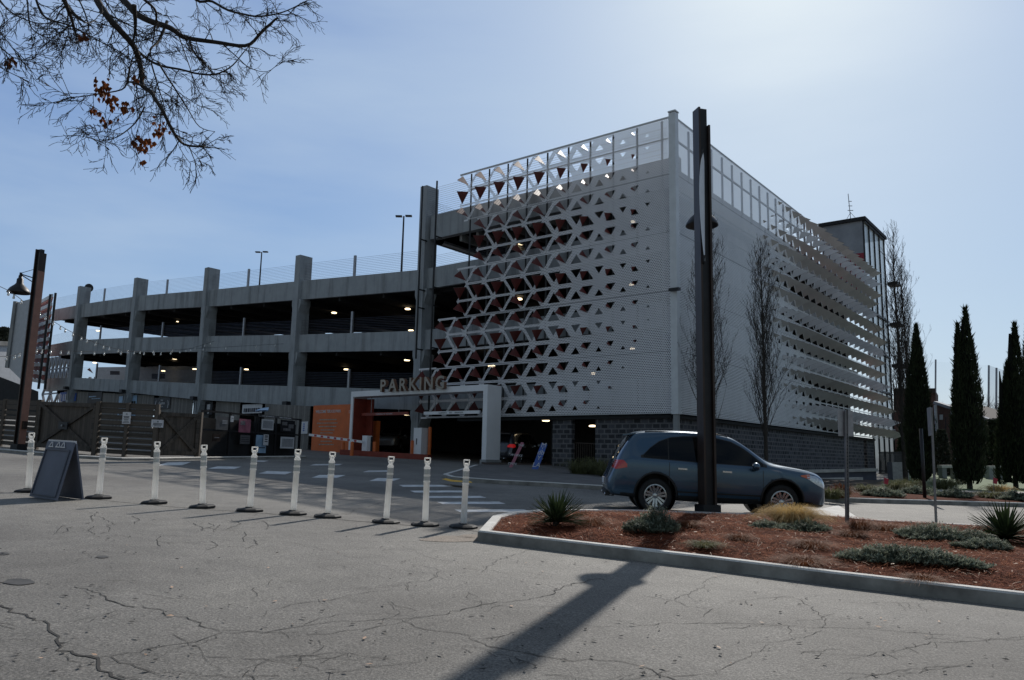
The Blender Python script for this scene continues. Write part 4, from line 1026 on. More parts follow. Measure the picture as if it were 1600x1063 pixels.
def flat_sign(name, quad, n_or_p, lab, mat, lines, cat='sign', ink='sign_ink', parent=None, texts=()):
    """quad: left px, right px, top py, bottom py on a plane through points p0->p1"""
    (xl, xr, yt, yb), (a, b, off) = quad, n_or_p
    d = Vector((b.x-a.x, b.y-a.y, 0)).normalized(); nn = Vector((d.y, -d.x, 0)).normalized(); o_ = a+nn*off
    def hit(px, py):
        r_ = ray(px, py); s = (o_.x*nn.x+o_.y*nn.y)/(r_.x*nn.x+r_.y*nn.y); return r_*s
    P = [hit(xl, yb), hit(xr, yb), hit(xr, yt), hit(xl, yt)]
    z0_ = (P[0].z+P[1].z)/2; z1_ = (P[2].z+P[3].z)/2
    P = [Vector((P[0].x, P[0].y, z0_)), Vector((P[1].x, P[1].y, z0_)), Vector((P[1].x, P[1].y, z1_)), Vector((P[0].x, P[0].y, z1_))]
    W_ = (P[1]-P[0]).length; H = z1_-z0_
    t = thing(name, lab, cat, tuple(P[0])) if parent is None else parent
    mb = MB(); mb.box((P[0]+P[2])/2-nn*.012, W_, .024, H, d, -nn); mb.build('sign_panel', mat, t)
    rn = random.Random(int(xl*7+yt))
    mb = MB()
    for (fx0, fx1, fy, th) in lines:
        x = fx0
        while x < fx1:                       # broken strokes of small print
            wd = rn.uniform(.04, .12); x2 = min(x+wd, fx1)
            c = P[0]+d*(W_*(x+x2)/2)+UP*(H*fy)+nn*.006; mb.box(c, W_*(x2-x), .006, H*th, d, -nn); x = x2+.022
    if lines: mb.build('print', ink, t)
    for s, fx, fy, sz in texts: place_text('lettering', s, sz*H, P[0]+d*(W_*fx)+UP*(H*fy)+nn*.006, d, UP, ink, t, .004)
    return t, P, d, nn
SEG = (fp[147], fp[240], .12)
flat_sign('fence_sign', (190.3, 203, 644, 662.5), SEG, 'portrait white notice with dark print on the slat fence', 'sign_white', [(.15, .85, .62, .05), (.2, .8, .54, .05), (.15, .85, .42, .04), (.25, .75, .34, .04), (.2, .8, .22, .04), (.1, .9, .12, .04)], texts=[('(P)', .5, .78, .14)])
flat_sign('fence_sign', (236.5, 255, 656, 668), (fp[240], fp[308], .22), 'landscape white notice on the post of the smaller gate', 'sign_white', [(.12, .88, .5, .08), (.12, .88, .34, .08), (.2, .8, .18, .06)], texts=[('(P)', .5, .68, .2)])
# cladding behind
CL = .95
def clad(x0_, x1_, yt, lab, mat='clad_wood', n=CL, zt=None):
    ta, tb = PL(x0_, 650, n)[0], PL(x1_, 650, n)[0]; z1a, z1b = (interp(low_b, ta)-.03, interp(low_b, tb)-.03) if zt is None else (zt, zt)
    if yt: z1a = z1b = PL((x0_+x1_)/2, yt, n)[1]
    a, b = FL(ta, n, 0), FL(tb, n, 0); za, zb2 = G(a.x, a.y)-.3, G(b.x, b.y)-.3
    mb = MB(); mb.poly([FL(ta, n, za), FL(tb, n, zb2), FL(tb, n, z1b), FL(ta, n, z1a)], [(0, 0), (tb-ta, 0), (tb-ta, 3), (0, 3)]); mb.poly([FL(ta, n+.06, za), FL(tb, n+.06, zb2), FL(tb, n+.06, z1b), FL(ta, n+.06, z1a)], [(0, 0), (tb-ta, 0), (tb-ta, 3), (0, 3)])
    return tag(mb.build('wood_cladding', mat), lab, 'wall')
clad(96, 238, None, 'grey vertical board wall under the parking deck behind the left gates', n=1.0)
clad(246, 299, None, 'grey vertical board wall panel behind the smaller gate', n=1.0)
clad(336, 374, None, 'grey vertical board wall panel behind the black enclosure', n=1.0)
clad(413, 484, None, 'grey vertical board wall between the enclosure and the orange sign', n=-.35)
def PLs(n): a = FL(60, n, 0); b = FL(10, n, 0); return (a, b, 0)
flat_sign('wall_poster', (183, 211, 619, 653), PLs(.93), 'large pale blue picture poster on the board wall above the fence', 'sign_pale_blue', [(.05, .4, .55, .2), (.6, .95, .62, .25), (.1, .9, .2, .12)], 'poster', 'steel_dark')
flat_sign('wall_poster', (239.5, 265, 621.5, 639), PLs(.93), 'black poster with white lettering framed by two white figures', 'sign_black', [], 'poster', 'sign_white', texts=[('Bobs', .5, .72, .2), ('Golden', .5, .38, .36), ('and more', .5, .15, .16), ('(', .12, .2, .8), (')', .88, .2, .8)])
flat_sign('wall_poster', (136, 158, 613, 630), PLs(.93), 'dark poster with a white mark on the board wall above the large gate', 'sign_black', [(.1, .6, .6, .1), (.3, .9, .4, .06)], 'poster', 'sign_pale_blue')
flat_sign('wall_poster', (93, 106, 613, 627), PLs(.93), 'row of white bottles poster at the left end of the board wall', 'sign_blue', [(.05, .2, .4, .7), (.35, .5, .4, .7), (.62, .8, .4, .7)], 'poster', 'sign_white')
flat_sign('wall_poster', (106, 118, 615, 627), PLs(.92), 'plain blue poster beside the bottles poster', 'sign_blue', [], 'poster')
flat_sign('wall_poster', (378, 409, 632, 646), PLs(.93), 'white edged letterboard high behind the black enclosure', 'sign_white', [(.08, .92, .35, .45)], 'poster')
flat_sign('wall_poster', (319, 331, 628, 648), PLs(.93), 'dark upright poster with a white figure left of the enclosure', 'sign_black', [(.3, .7, .6, .4), (.42, .58, .2, .3)], 'poster', 'sign_white')
flat_sign('wall_poster', (468.5, 480, 659, 678), PLs(-.4), 'narrow white poster with blue vertical print beside the orange board', 'sign_white', [(.4, .6, .8, .1), (.4, .6, .62, .1), (.4, .6, .45, .1), (.4, .6, .28, .1)], 'poster', 'sign_blue')
# orange welcome board
OB, P, d, nn = flat_sign('welcome_board', (485.5, 548, 633, 710), PLs(-.42), 'big orange board with WELCOME TO in white and centred lines of small print', 'orange_paint', [], 'sign')
W_ = (P[1]-P[0]).length; H = P[2].z-P[0].z
place_text('lettering', 'WELCOME TO', H*.088, P[0]+d*W_*.25+UP*H*.84+nn*.01, d, UP, 'sign_white', OB, .004, .003, squeeze=.8)
place_text('lettering', 'FOOD:PARK', H*.088, P[0]+d*W_*.56+UP*H*.84+nn*.01, d, UP, 'sign_white', OB, .004, squeeze=.8)
place_text('lettering', 'ST', H*.08, P[0]+d*W_*.93+UP*H*.82+nn*.01, d, UP, 'sign_white', OB, .004, squeeze=.8)
mb = MB(); rn = random.Random(5)
for k, (y, hw) in enumerate(((.70, .20), (.63, .26), (.56, .21), (.49, .15), (.43, .16), (.26, .14), (.195, .18))):
    x = .38-hw
    while x < .38+hw:
        w2 = rn.uniform(.015, .05); mb.box(P[0]+d*W_*(x+w2/2)+UP*H*y+nn*.008, W_*w2, .006, H*.022, d, -nn); x += w2+.01
mb.build('print', 'letter_face', OB)
# black metal enclosure with notices
EN = thing('metal_enclosure', 'black metal framed enclosure hung with paper notices beside the fence', 'enclosure', tuple(fp[308]))
a0, b0 = fp[308], fp[470]; d = (b0-a0); d.z = 0; LL = d.length; d.normalize(); nn = Vector((d.y, -d.x, 0))
zE = a0.z
H1 = flat_sign.__defaults__ and 0
def enc_pt(px, py): 
    r_ = ray(px, py); s = (a0.x*nn.x+a0.y*nn.y)/(r_.x*nn.x+r_.y*nn.y); return r_*s
z_top = enc_pt(350, 643.5).z; z_mid = enc_pt(390, 675.5).z
xs_ = [316, 360, 400, 404, 432, 470]
for px in xs_:
    p = enc_pt(px, 650); mb = MB(); mb.box((p.x, p.y, (z_top+zE)/2), .09, .09, z_top-zE, d, -nn); mb.build('enclosure_post', 'steel_dark', EN)
for z in (z_top-.04, z_mid, zE+.12):
    p, q = enc_pt(316, 650), enc_pt(470, 650); mb = MB(); mb.bar((p.x, p.y, z), (q.x, q.y, z), .07, .07, up=(0, 0, 1)); mb.build('enclosure_rail', 'steel_dark', EN)
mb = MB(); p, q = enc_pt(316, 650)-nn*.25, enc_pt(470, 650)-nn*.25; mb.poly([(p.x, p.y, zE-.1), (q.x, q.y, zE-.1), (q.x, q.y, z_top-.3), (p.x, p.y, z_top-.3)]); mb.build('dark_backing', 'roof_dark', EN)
ES = (a0, b0, .08)
for (quad, lab, mat, lines, ink) in (
    ((337, 356, 651, 672), 'dull grey framed notice, first panel of the black enclosure', 'steel_grey', [(.5, .9, .7, .04), (.5, .9, .6, .04), (.5, .9, .5, .04)], 'sign_white'),
    ((332, 344, 678, 690), 'faint dark green notice low on the first enclosure panel', 'steel_brown', [(.2, .8, .5, .1)], 'galv'),
    ((360.5, 364.8, 650, 659.5), 'small white label on an enclosure post', 'sign_white', [(.2, .8, .6, .05)], 'sign_ink'),
    ((373, 391, 655, 676), 'pink and beige notice in the second panel of the enclosure', 'sign_pink', [(.1, .5, .7, .3)], 'galv'),
    ((375, 390, 680, 694), 'grey green notice low on the second enclosure panel', 'steel_grey', [(.1, .9, .7, .06), (.1, .9, .5, .06), (.1, .9, .3, .06)], 'sign_ink'),
    ((408.5, 427, 655.5, 672), 'bright white sheet of close print in the third enclosure panel', 'sign_white', [(.1, .9, .8-.1*k, .05) for k in range(7)], 'plastic_grey'),
    ((438, 460, 657, 675), 'collage notice with white letters in the last enclosure panel', 'sign_black', [(.1, .45, .7, .3), (.55, .9, .5, .35), (.2, .7, .2, .2)], 'galv'),
    ((438, 459, 683, 701), 'white sheet of close print low in the last enclosure panel', 'sign_white', [(.1, .9, .8-.1*k, .05) for k in range(7)], 'plastic_grey'),
    ((399, 415, 680, 708), 'slanted white board with THE on it at the foot of the enclosure', 'sign_pale_blue', [(.1, .9, .3, .05)], 'sign_ink'),
    ((411.5, 419, 679, 696), 'small white menu board in front of the slanted board', 'sign_white', [(.2, .8, .85, .1), (.2, .8, .7, .05), (.2, .8, .55, .08), (.2, .8, .35, .08)], 'sign_ink'),
    ((404, 457, 650, 654), 'pale strip sign along the top of the enclosure panels', 'steel_grey', [(.1, .45, .5, .3), (.6, .95, .5, .3)], 'sign_white')):
    S_ = (a0, b0, .08 if quad[0] != 411.5 else .16)
    flat_sign('notice', quad, S_, lab, mat, lines, 'notice', ink)
# small canopy over enclosure
p = enc_pt(404, 640); mb = MB(); a, b, c, e = at(398, 641.5, p.y-.3), at(419, 641, p.y-.3), at(420, 636.5, p.y+.6), at(409, 638, p.y+.6); mb.poly([a, b, c, e]); mb.poly([x-UP*.05 for x in (e, c, b, a)])
tag(mb.build('canopy', 'sign_pale_blue'), 'small pale blue sunlit canopy over the black enclosure', 'canopy')
# ---------------------------------------------------------------- steel poles with lamps
def hpole(px_b, py_b, px_t, py_t, lab, wid, lamp_dir, lamp_px, side_px, mat='steel_brown', yaw=0, lamp_r=.36, lamp_w=None, second_top=.4):
    g0 = gp(px_b, py_b); z0_ = G(g0.x, g0.y)+.1; z1_ = ztop(px_t, py_t, g0.x, g0.y)
    t = thing('lamp_pole', lab, 'lamp pole', (g0.x, g0.y, z0_-.1))
    x = Vector((math.cos(yaw), math.sin(yaw), 0)); y = Vector((-x.y, x.x, 0))
    cz = lambda a, b: (a+b)/2
    mb = MB()                                # channel pair with a web: an H section
    mb.box(Vector((g0.x, g0.y, cz(z0_, z1_)))-x*(wid*.42), wid*.16, wid, z1_-z0_, x, y); mb.build('pole_flange', mat, t, bevel=.006)
    mb = MB(); mb.box(Vector((g0.x, g0.y, cz(z0_, z1_-second_top)))+x*(wid*.42), wid*.16, wid, z1_-z0_-second_top, x, y); mb.build('pole_flange', mat, t, bevel=.006)
    mb = MB(); mb.box(Vector((g0.x, g0.y, cz(z0_, z1_))), wid*.68, wid*.5, z1_-z0_-.002, x, y); mb.build('pole_web', 'steel_dark', t)
    mb = MB(); mb.box(Vector((g0.x, g0.y, z0_+.05)), wid*1.4, wid*1.4, .24, x, y); o = mb.build('base_shroud', 'steel_dark', t, bevel=.05)
    # lamp
    lz, off = lamp_px
    lc = Vector((g0.x+off[0], g0.y+off[1], ztop(side_px[0], side_px[1], g0.x+off[0], g0.y+off[1])))
    r = lamp_r; mb = MB(); mb.lathe([(.035, r*1.75), (.07, r*1.7), (.075, r*1.45), (r*.28, r*1.35), (r*.3, r*.95), (r*.42, r*.78), (r*.78, r*.45), (r*.93, r*.2), (r, 0), (r*.97, -.01), (r*.9, r*.18), (r*.7, r*.42), (r*.3, r*.6), (0, r*.6)], lc, 28)
    lo = mb.build('lamp_shade', 'steel_dark', t, smooth=True)
    mb = MB(); mb.lathe([(0, .1), (.09, .12), (.1, .22), (.05, .3)], lc, 12); mb.build('bulb', 'bulb_glass', lo, smooth=True)
    top = lc+UP*(r*1.75); mb = MB(); pz = Vector((g0.x, g0.y, top.z-.05)); dd = (pz-top); 
    mb.tube([top-UP*.05, top+UP*.1], .05, 8); mb.tube([top+UP*.04, pz-UP*.12], .022, 6); mb.tube([top+UP*.02, pz-UP*.35], .022, 6); mb.tube([top+UP*.08, pz+UP*.35], .012, 5); mb.build('lamp_arm', 'steel_dark', t)
    return t, g0, z0_, z1_, x, y
RP, rg, rz0, rz1, rx, ry = hpole(1106, 809, 1097.5, 172, 'tall dark steel pole with a bell lamp and white banner beside the parked SUV', .285, None, (0, (.13, .62)), (1093, 353), yaw=.25, lamp_r=.37)
LP, lg, lz0, lz1, lx, ly = hpole(28.5, 705, 54, 389, 'tall brown steel pole with a bell lamp at the left edge by the fence', .29, None, (0, (-.74, .05)), (28, 458), yaw=-.42, lamp_r=.42, second_top=.15)
for o in list(LP.children):
    if o.name.startswith('pole_flange'): pass
simple('steel_sunlit', (.30, .15, .11), .5, .0, var=.15)  # sunlight on the pole's right-hand face put into this lighter colour
g0 = lg; mb = MB(); mb.box(Vector((g0.x, g0.y, (lz0+lz1-1)/2+.1))+lx*(.30*.505), .006, .285, lz1-lz0-1, lx, ly); mb.build('sunlit_face', 'steel_sunlit', LP)
mb = MB(); mb.box(Vector((g0.x, g0.y, lz0+.9))+lx*.2, .12, .16, .3, lx, ly); mb.build('junction_box', 'steel_brown', LP)
# banner on the right pole: cloth bellied by the wind, seen nearly edge on
def cloth(pts_fn, nu, nv, name, mat, parent):
    mb = MB()
    for i in range(nu):
        for j in range(nv):
            q = [pts_fn(a/nu, b/nv) for a, b in ((i, j), (i+1, j), (i+1, j+1), (i, j+1))]; mb.poly(q)
    return mb.build(name, mat, parent, smooth=True, weld=True)
vd = Vector((rg.x, rg.y, 0)).normalized(); sd_ = Vector((vd.y, -vd.x, 0))
zt_ = ztop(1103, 256, rg.x, rg.y); zb_ = ztop(1107, 412, rg.x, rg.y)
def ban(u, v):
    z = zt_+(zb_-zt_)*v
    base_ = Vector((rg.x, rg.y, z))-vd*(.16+.5*u)
    side = (.05-.02*v)-u*(.09*math.sin(math.pi*min(1, v**.7))**.8)-.02*u
    return base_+sd_*side
cloth(ban, 8, 16, 'banner', 'banner_cloth', RP)
mb = MB(); mb.tube([Vector((rg.x, rg.y, zt_+.02)), Vector((rg.x, rg.y, zt_+.02))-vd*.8+sd_*.02], .014, 6); mb.build('banner_rod', 'steel_dark', RP); mb = MB(); mb.tube([Vector((rg.x, rg.y, zb_-.02)), Vector((rg.x, rg.y, zb_-.02))-vd*.78+sd_*.02], .014, 6); mb.build('banner_rod', 'steel_dark', RP)
# left banner: blue top, salmon middle, pale foot
def lb(y0_, y1_, x0a, x1a, x0b, x1b, mat, nm_='banner'):
    a, b, c, e = at(x0a, y0_, lg.y+.3), at(x1a, y0_, lg.y+.9), at(x1b, y1_, lg.y+.9), at(x0b, y1_, lg.y+.3)
    mb = MB(); mb.poly([a, b, c, e]); mb.build(nm_, mat, LP)
lb(442, 466, 50, 62, 50, 57, 'sign_blue'); lb(466, 512, 50, 55.5, 48, 54.5, 'banner_orange'); lb(510, 518, 48.5, 53, 48, 56.5, 'banner_cloth')
# ---------------------------------------------------------------- string lights
def string_lights(pts, lab, nb):
    P = [at(x, y, Y) for x, y, Y in pts]; t = thing('string_lights', lab, 'string lights', tuple(P[0])); mb = MB()
    dense = []
    for i in range(len(P)-1):
        for k in range(8):
            u = k/8; p0, p1, p2, p3 = P[max(i-1, 0)], P[i], P[i+1], P[min(i+2, len(P)-1)]
            dense.append(.5*((2*p1)+(p2-p0)*u+(2*p0-5*p1+4*p2-p3)*u*u+(3*p1-p0-3*p2+p3)*u**3))
    dense.append(P[-1]); mb.tube(dense, .012, 4, cap=False); mb.build('wire', 'steel_dark', t)
    for k in range(nb):
        p = dense[int((k+.5)/nb*(len(dense)-1))]; mb = MB(); mb.tube([p, p-UP*.09], .03, 6)
        mb.lathe([(.02, -.07), (.04, -.10), (.05, -.14), (.035, -.18), (0, -.19)], p, 8); mb.build('bulb', 'bulb_glass', t, smooth=True)
string_lights([(48, 478, 33), (80, 500, 35), (110, 518, 37), (145, 534, 40), (180, 545, 42), (220, 550, 45), (262, 550, 47), (300, 544, 50), (335, 533, 53)], 'strand of bulbs drooping from the left pole across the middle deck', 24)
string_lights([(46, 545, 33), (75, 547, 35), (120, 549, 38), (180, 550, 42), (260, 547, 47), (340, 543, 52), (450, 537, 55)], 'long nearly level strand of bulbs crossing in front of the middle deck', 18)
string_lights([(-60, 425, 25), (0, 448, 27), (22, 460, 30), (38, 472, 32.5)], 'short strand of bulbs rising to the upper left from the left pole', 5)
string_lights([(-60, 556, 28), (10, 557, 31), (34, 551, 32.8)], 'low strand of bulbs left of the left pole', 5)
# ---------------------------------------------------------------- delineator posts
DPS = [((44, 769), (49, 676)), ((154, 779), (163, 684)), ((241, 787), (246, 690)), ((316, 793.5), (320, 695)), ((390, 799), (398, 698)), ((458, 804), (466, 702)), ((512, 808.5), (520, 706)), ((603, 817), (612, 713)), ((664, 821.5), (668.5, 715)), ((724, 825), (729.5, 718))]
DN = ['leftmost white delineator post, standing behind the folding sign', 'white delineator post leaning right, just right of the folding sign', 'white delineator post, third of the row from the left', 'white delineator post, fourth of the row from the left', 'white delineator post in the row below the notice enclosure, fifth from the left',
      'white delineator post, sixth of the row from the left, below the orange board', 'white delineator post leaning right, seventh of the row, below the barrier arm', 'white delineator post leaning right, third from the right end of the row', 'white delineator post, second from the right end of the row', 'rightmost white delineator post, nearest the planting island']
def delineator():
    t = thing('delineator_post', DN[0], 'delineator post', (0, 0, 0), group='white delineator posts in a row across the lot')
    mb = MB(); mb.lathe([(0, .0), (.235, 0), (.235, .03), (.20, .05), (.09, .062), (.075, .075), (0, .075)], (0, 0, 0), 8); mb.build('rubber_base', 'rubber', t, origin=(0, 0, 0))
    mb = MB(); pr = [(.052, .06), (.050, .70), (.058, .705), (.060, .72), (.048, .73), (.048, .80), (.056, .805), (.058, .82), (.047, .83), (.047, .92), (.056, .925), (.056, .94), (.045, .96), (.032, .985), (.045, 1.005), (.046, 1.02), (0, 1.03)]
    mb.lathe(pr, (0, 0, 0), 20); tb_ = mb.build('tube', 'post_white', t, smooth=True, origin=(0, 0, 0))
    for z0_, z1_ in ((.735, .798), (.835, .918), (.60, .69)):
        if z0_ == .60: continue
        mb = MB(); mb.lathe([(.0525, z0_), (.0525, z1_)], (0, 0, 0), 20); mb.build('reflective_band', 'post_band', tb_, smooth=True, origin=(0, 0, 0))
    mb = MB()
    for a, b in (((-.042, 1.02), (-.046, 1.10)), ((.042, 1.02), (.046, 1.10)), ((-.05, 1.10), (.05, 1.10))):
        mb.bar((a[0], 0, a[1]), (b[0], 0, b[1]), .018, .032, up=(0, 1, 0))
    mb.box((0, 0, 1.035), .09, .032, .03); mb.build('handle', 'post_white', t, origin=(0, 0, 0), bevel=.004)
    return t
dp0 = delineator()
for i, ((bx, by), (tx, ty)) in enumerate(DPS):
    o = dp0 if i == 0 else copy_tree(dp0)
    g0 = gp(bx, by); o.location = g0; zt_ = ztop(tx, ty, g0.x, g0.y); h = zt_-g0.z
    top = at(tx, ty, g0.y); lean = (top.x-g0.x); s = h/1.11
    o.scale = (s, s, s); o.rotation_euler = (random.uniform(-.02, .03), math.atan2(lean, h), 0)
    o['label'] = DN[i]
# ---------------------------------------------------------------- folding sign
AF = thing('folding_sign', 'blank dark grey plastic folding sidewalk sign between the first two white posts', 'sidewalk sign', tuple(gp(88, 782)))
bl, br = gp(48, 778), gp(90, 784.5); bl.z += .02; br.z += .02
Y_ = (bl.y+br.y)/2
bb = gp(131, 781.5)
wv_ = (br-bl); tlp = at(77, 690, bl.y+.30); trp = at(118.5, 692.5, br.y+.30)
bk_r = Vector((bb.x, bb.y, bb.z+.02)); bk_l = bk_r-(trp-tlp)
def slabq(mb, q, th):
    nrm = (q[1]-q[0]).cross(q[3]-q[0]).normalized()*th; r_ = [p+nrm for p in q]
    mb.poly(q); mb.poly(r_[::-1]); 
    for k in range(4): mb.poly([q[k], r_[k], r_[(k+1) % 4], q[(k+1) % 4]])
mb = MB(); slabq(mb, [bl, br, trp, tlp], .03); mb.build('front_panel', 'plastic_grey', AF, bevel=.006)
mb = MB(); slabq(mb, [bk_r, bk_l, tlp-(trp-tlp)*0+Vector((.01, .03, 0)), trp+Vector((.01, .03, 0))], -.03); mb.build('back_panel', 'plastic_grey', AF, bevel=.006)
mb = MB(); nrm = (br-bl).cross(tlp-bl).normalized()
if nrm.y > 0: nrm = -nrm
def fpnt(u, v, o_=.042): return bl.lerp(br, u).lerp(tlp.lerp(trp, u), v)+nrm*o_
for a, b in (((.06, .05), (.94, .05)), ((.94, .05), (.94, .85)), ((.94, .85), (.06, .85)), ((.06, .85), (.06, .05))): mb.bar(fpnt(*a), fpnt(*b), .02, .02)
mb.build('panel_frame', 'plastic_grey', AF)
for u in (.22, .48, .66):
    mb = MB()
    mb.bar(fpnt(u-.08, .90), fpnt(u+.08, .90), .016, .02); mb.bar(fpnt(u-.07, .90), fpnt(u-.01, .985), .012, .015); mb.bar(fpnt(u+.06, .90), fpnt(u+.01, .985), .012, .015)
    mb.build('clip', 'sign_white', AF)
mb = MB(); mb.bar(trp+Vector((0, .0, .01)), tlp+Vector((0, 0, .01)), .03, .05); mb.build('hinge', 'sign_white', AF)
# ---------------------------------------------------------------- traffic sign backs on the right
def sign_post(pxb, pyb, pxt, pyt, plate, lab, Yaw, w_=.055):
    g0 = gp(pxb, pyb); z1_ = ztop(pxt, pyt, g0.x, g0.y); t = thing('sign_post', lab, 'sign post', (g0.x, g0.y, g0.z))
    lean = at(pxt, pyt, g0.y)-g0
    mb = MB(); x = Vector((math.cos(Yaw), math.sin(Yaw), 0)); a = Vector((g0.x, g0.y, g0.z)); b = Vector((at(pxt, pyt, g0.y).x, g0.y, z1_))
    for s_ in (-1, 1): mb.bar(a+x*s_*w_*.45, b+x*s_*w_*.45, .012, w_*.8, up=(x.y, -x.x, 0))
    mb.bar(a, b, w_*.9, .01, up=(-x.y, x.x, 0)); mb.build('u_channel_post', 'steel_grey', t)
    mb = MB()
    for k in range(26):
        p = a.lerp(b, .05+k*.03); mb.box(p-Vector((-x.y, x.x, 0))*.03, .012, .004, .02, x)
    mb.build('post_hole', 'sign_black', t)
    xl, xr, yt, yb = plate
    wd = (at(xr, (yt+yb)/2, g0.y)-at(xl, (yt+yb)/2, g0.y)).length; zc = (ztop(pxt, yt, g0.x, g0.y)+ztop(pxt, yb, g0.x, g0.y))/2; h = ztop(pxt, yt, g0.x, g0.y)-ztop(pxt, yb, g0.x, g0.y)
    cx_ = at((xl+xr)/2, (yt+yb)/2, g0.y)
    yv = Vector((-x.y, x.x, 0)); wd2 = wd if Yaw < .8 else .42
    mb = MB(); mb.box(Vector((cx_.x, g0.y, zc))+yv*.04, wd2, .006, h, x, yv); mb.build('sign_plate', 'galv', t, bevel=.002)
    return t
sign_post(1324, 834, 1322, 641, (1310, 1336, 641, 681.5), 'grey back of a rectangular road sign on a channel post in the planting island', .15)
sign_post(1463, 822, 1455, 637, (1449, 1462, 637, 681), 'road sign turned edge on, on a grey post behind the spreading juniper', 1.25)
# ---------------------------------------------------------------- roof lamp posts
for px, yt, yb, lab in ((631, 338, 424, 'twin headed lamp post on the roof deck, nearer the screen'), (409, 394, 447, 'small twin headed lamp post on the roof deck, farther left')):
    n_ = 8 if px > 500 else 12; t_, z1_ = PL(px, yt, n_); z0_ = PL(px-2, yb, n_)[1]-1; p = FL(t_, n_, 0); t = thing('roof_lamp_post', lab, 'lamp post', (p.x, p.y, z0_))
    mb = MB(); mb.tube([(p.x, p.y, z0_), (p.x, p.y, z1_)], [.09, .06], 8); mb.build('mast', 'steel_dark', t)
    for s_ in (-1, 1): mb = MB(); mb.box((p.x+s_*.38, p.y, z1_+.02*s_), .5, .3, .1); mb.build('lamp_head', 'steel_dark', t, bevel=.02)
# ---------------------------------------------------------------- car
import bisect
ST = [  # x, z bottom, shoulder z, shoulder half width, top z, top half width
 (0.00, .46, .60, .74, .66, .58), (0.05, .38, .66, .86, .74, .64), (.13, .33, .80, .93, .95, .70), (.20, .32, .98, .945, 1.12, .73), (.34, .31, 1.08, .955, 1.33, .72),
 (.50, .30, 1.12, .96, 1.55, .69), (.60, .30, 1.12, .96, 1.655, .68), (.75, .30, 1.11, .962, 1.69, .68), (1.07, .30, 1.10, .965, 1.715, .685), (1.5, .27, 1.085, .968, 1.735, .69), (2.0, .26, 1.07, .97, 1.735, .69),
 (2.45, .26, 1.05, .97, 1.715, .685), (2.75, .26, 1.04, .97, 1.67, .67), (3.0, .27, 1.03, .968, 1.555, .67), (3.25, .28, 1.025, .966, 1.395, .69), (3.48, .29, 1.02, .965, 1.235, .72),
 (3.66, .30, 1.01, .963, 1.115, .76), (3.82, .31, .99, .96, 1.06, .80), (4.1, .30, .96, .955, 1.03, .80), (4.35, .29, .925, .94, .985, .78), (4.55, .28, .87, .915, .93, .74),
 (4.68, .27, .79, .87, .86, .68), (4.77, .28, .70, .80, .77, .60), (4.82, .32, .60, .70, .66, .52), (4.845, .40, .52, .58, .56, .44)]
ST = [(x, zb, zs*1.035+(.035 if x > 3.4 else 0)*min(1, zs), ws, zt*1.035+(.055 if x > 3.6 else 0), wt) for x, zb, zs, ws, zt, wt in ST]
_N = {4.1: (1.0, 1.115), 4.35: (.985, 1.085), 4.55: (.955, 1.045), 4.68: (.90, .995), 4.77: (.83, .93), 4.82: (.73, .83), 4.845: (.62, .70)}
ST = [(x, zb, _N[x][0] if x in _N else zs, ws, _N[x][1] if x in _N else zt, wt) for x, zb, zs, ws, zt, wt in ST]
WR, WF, RW = 1.08, 3.83, .372
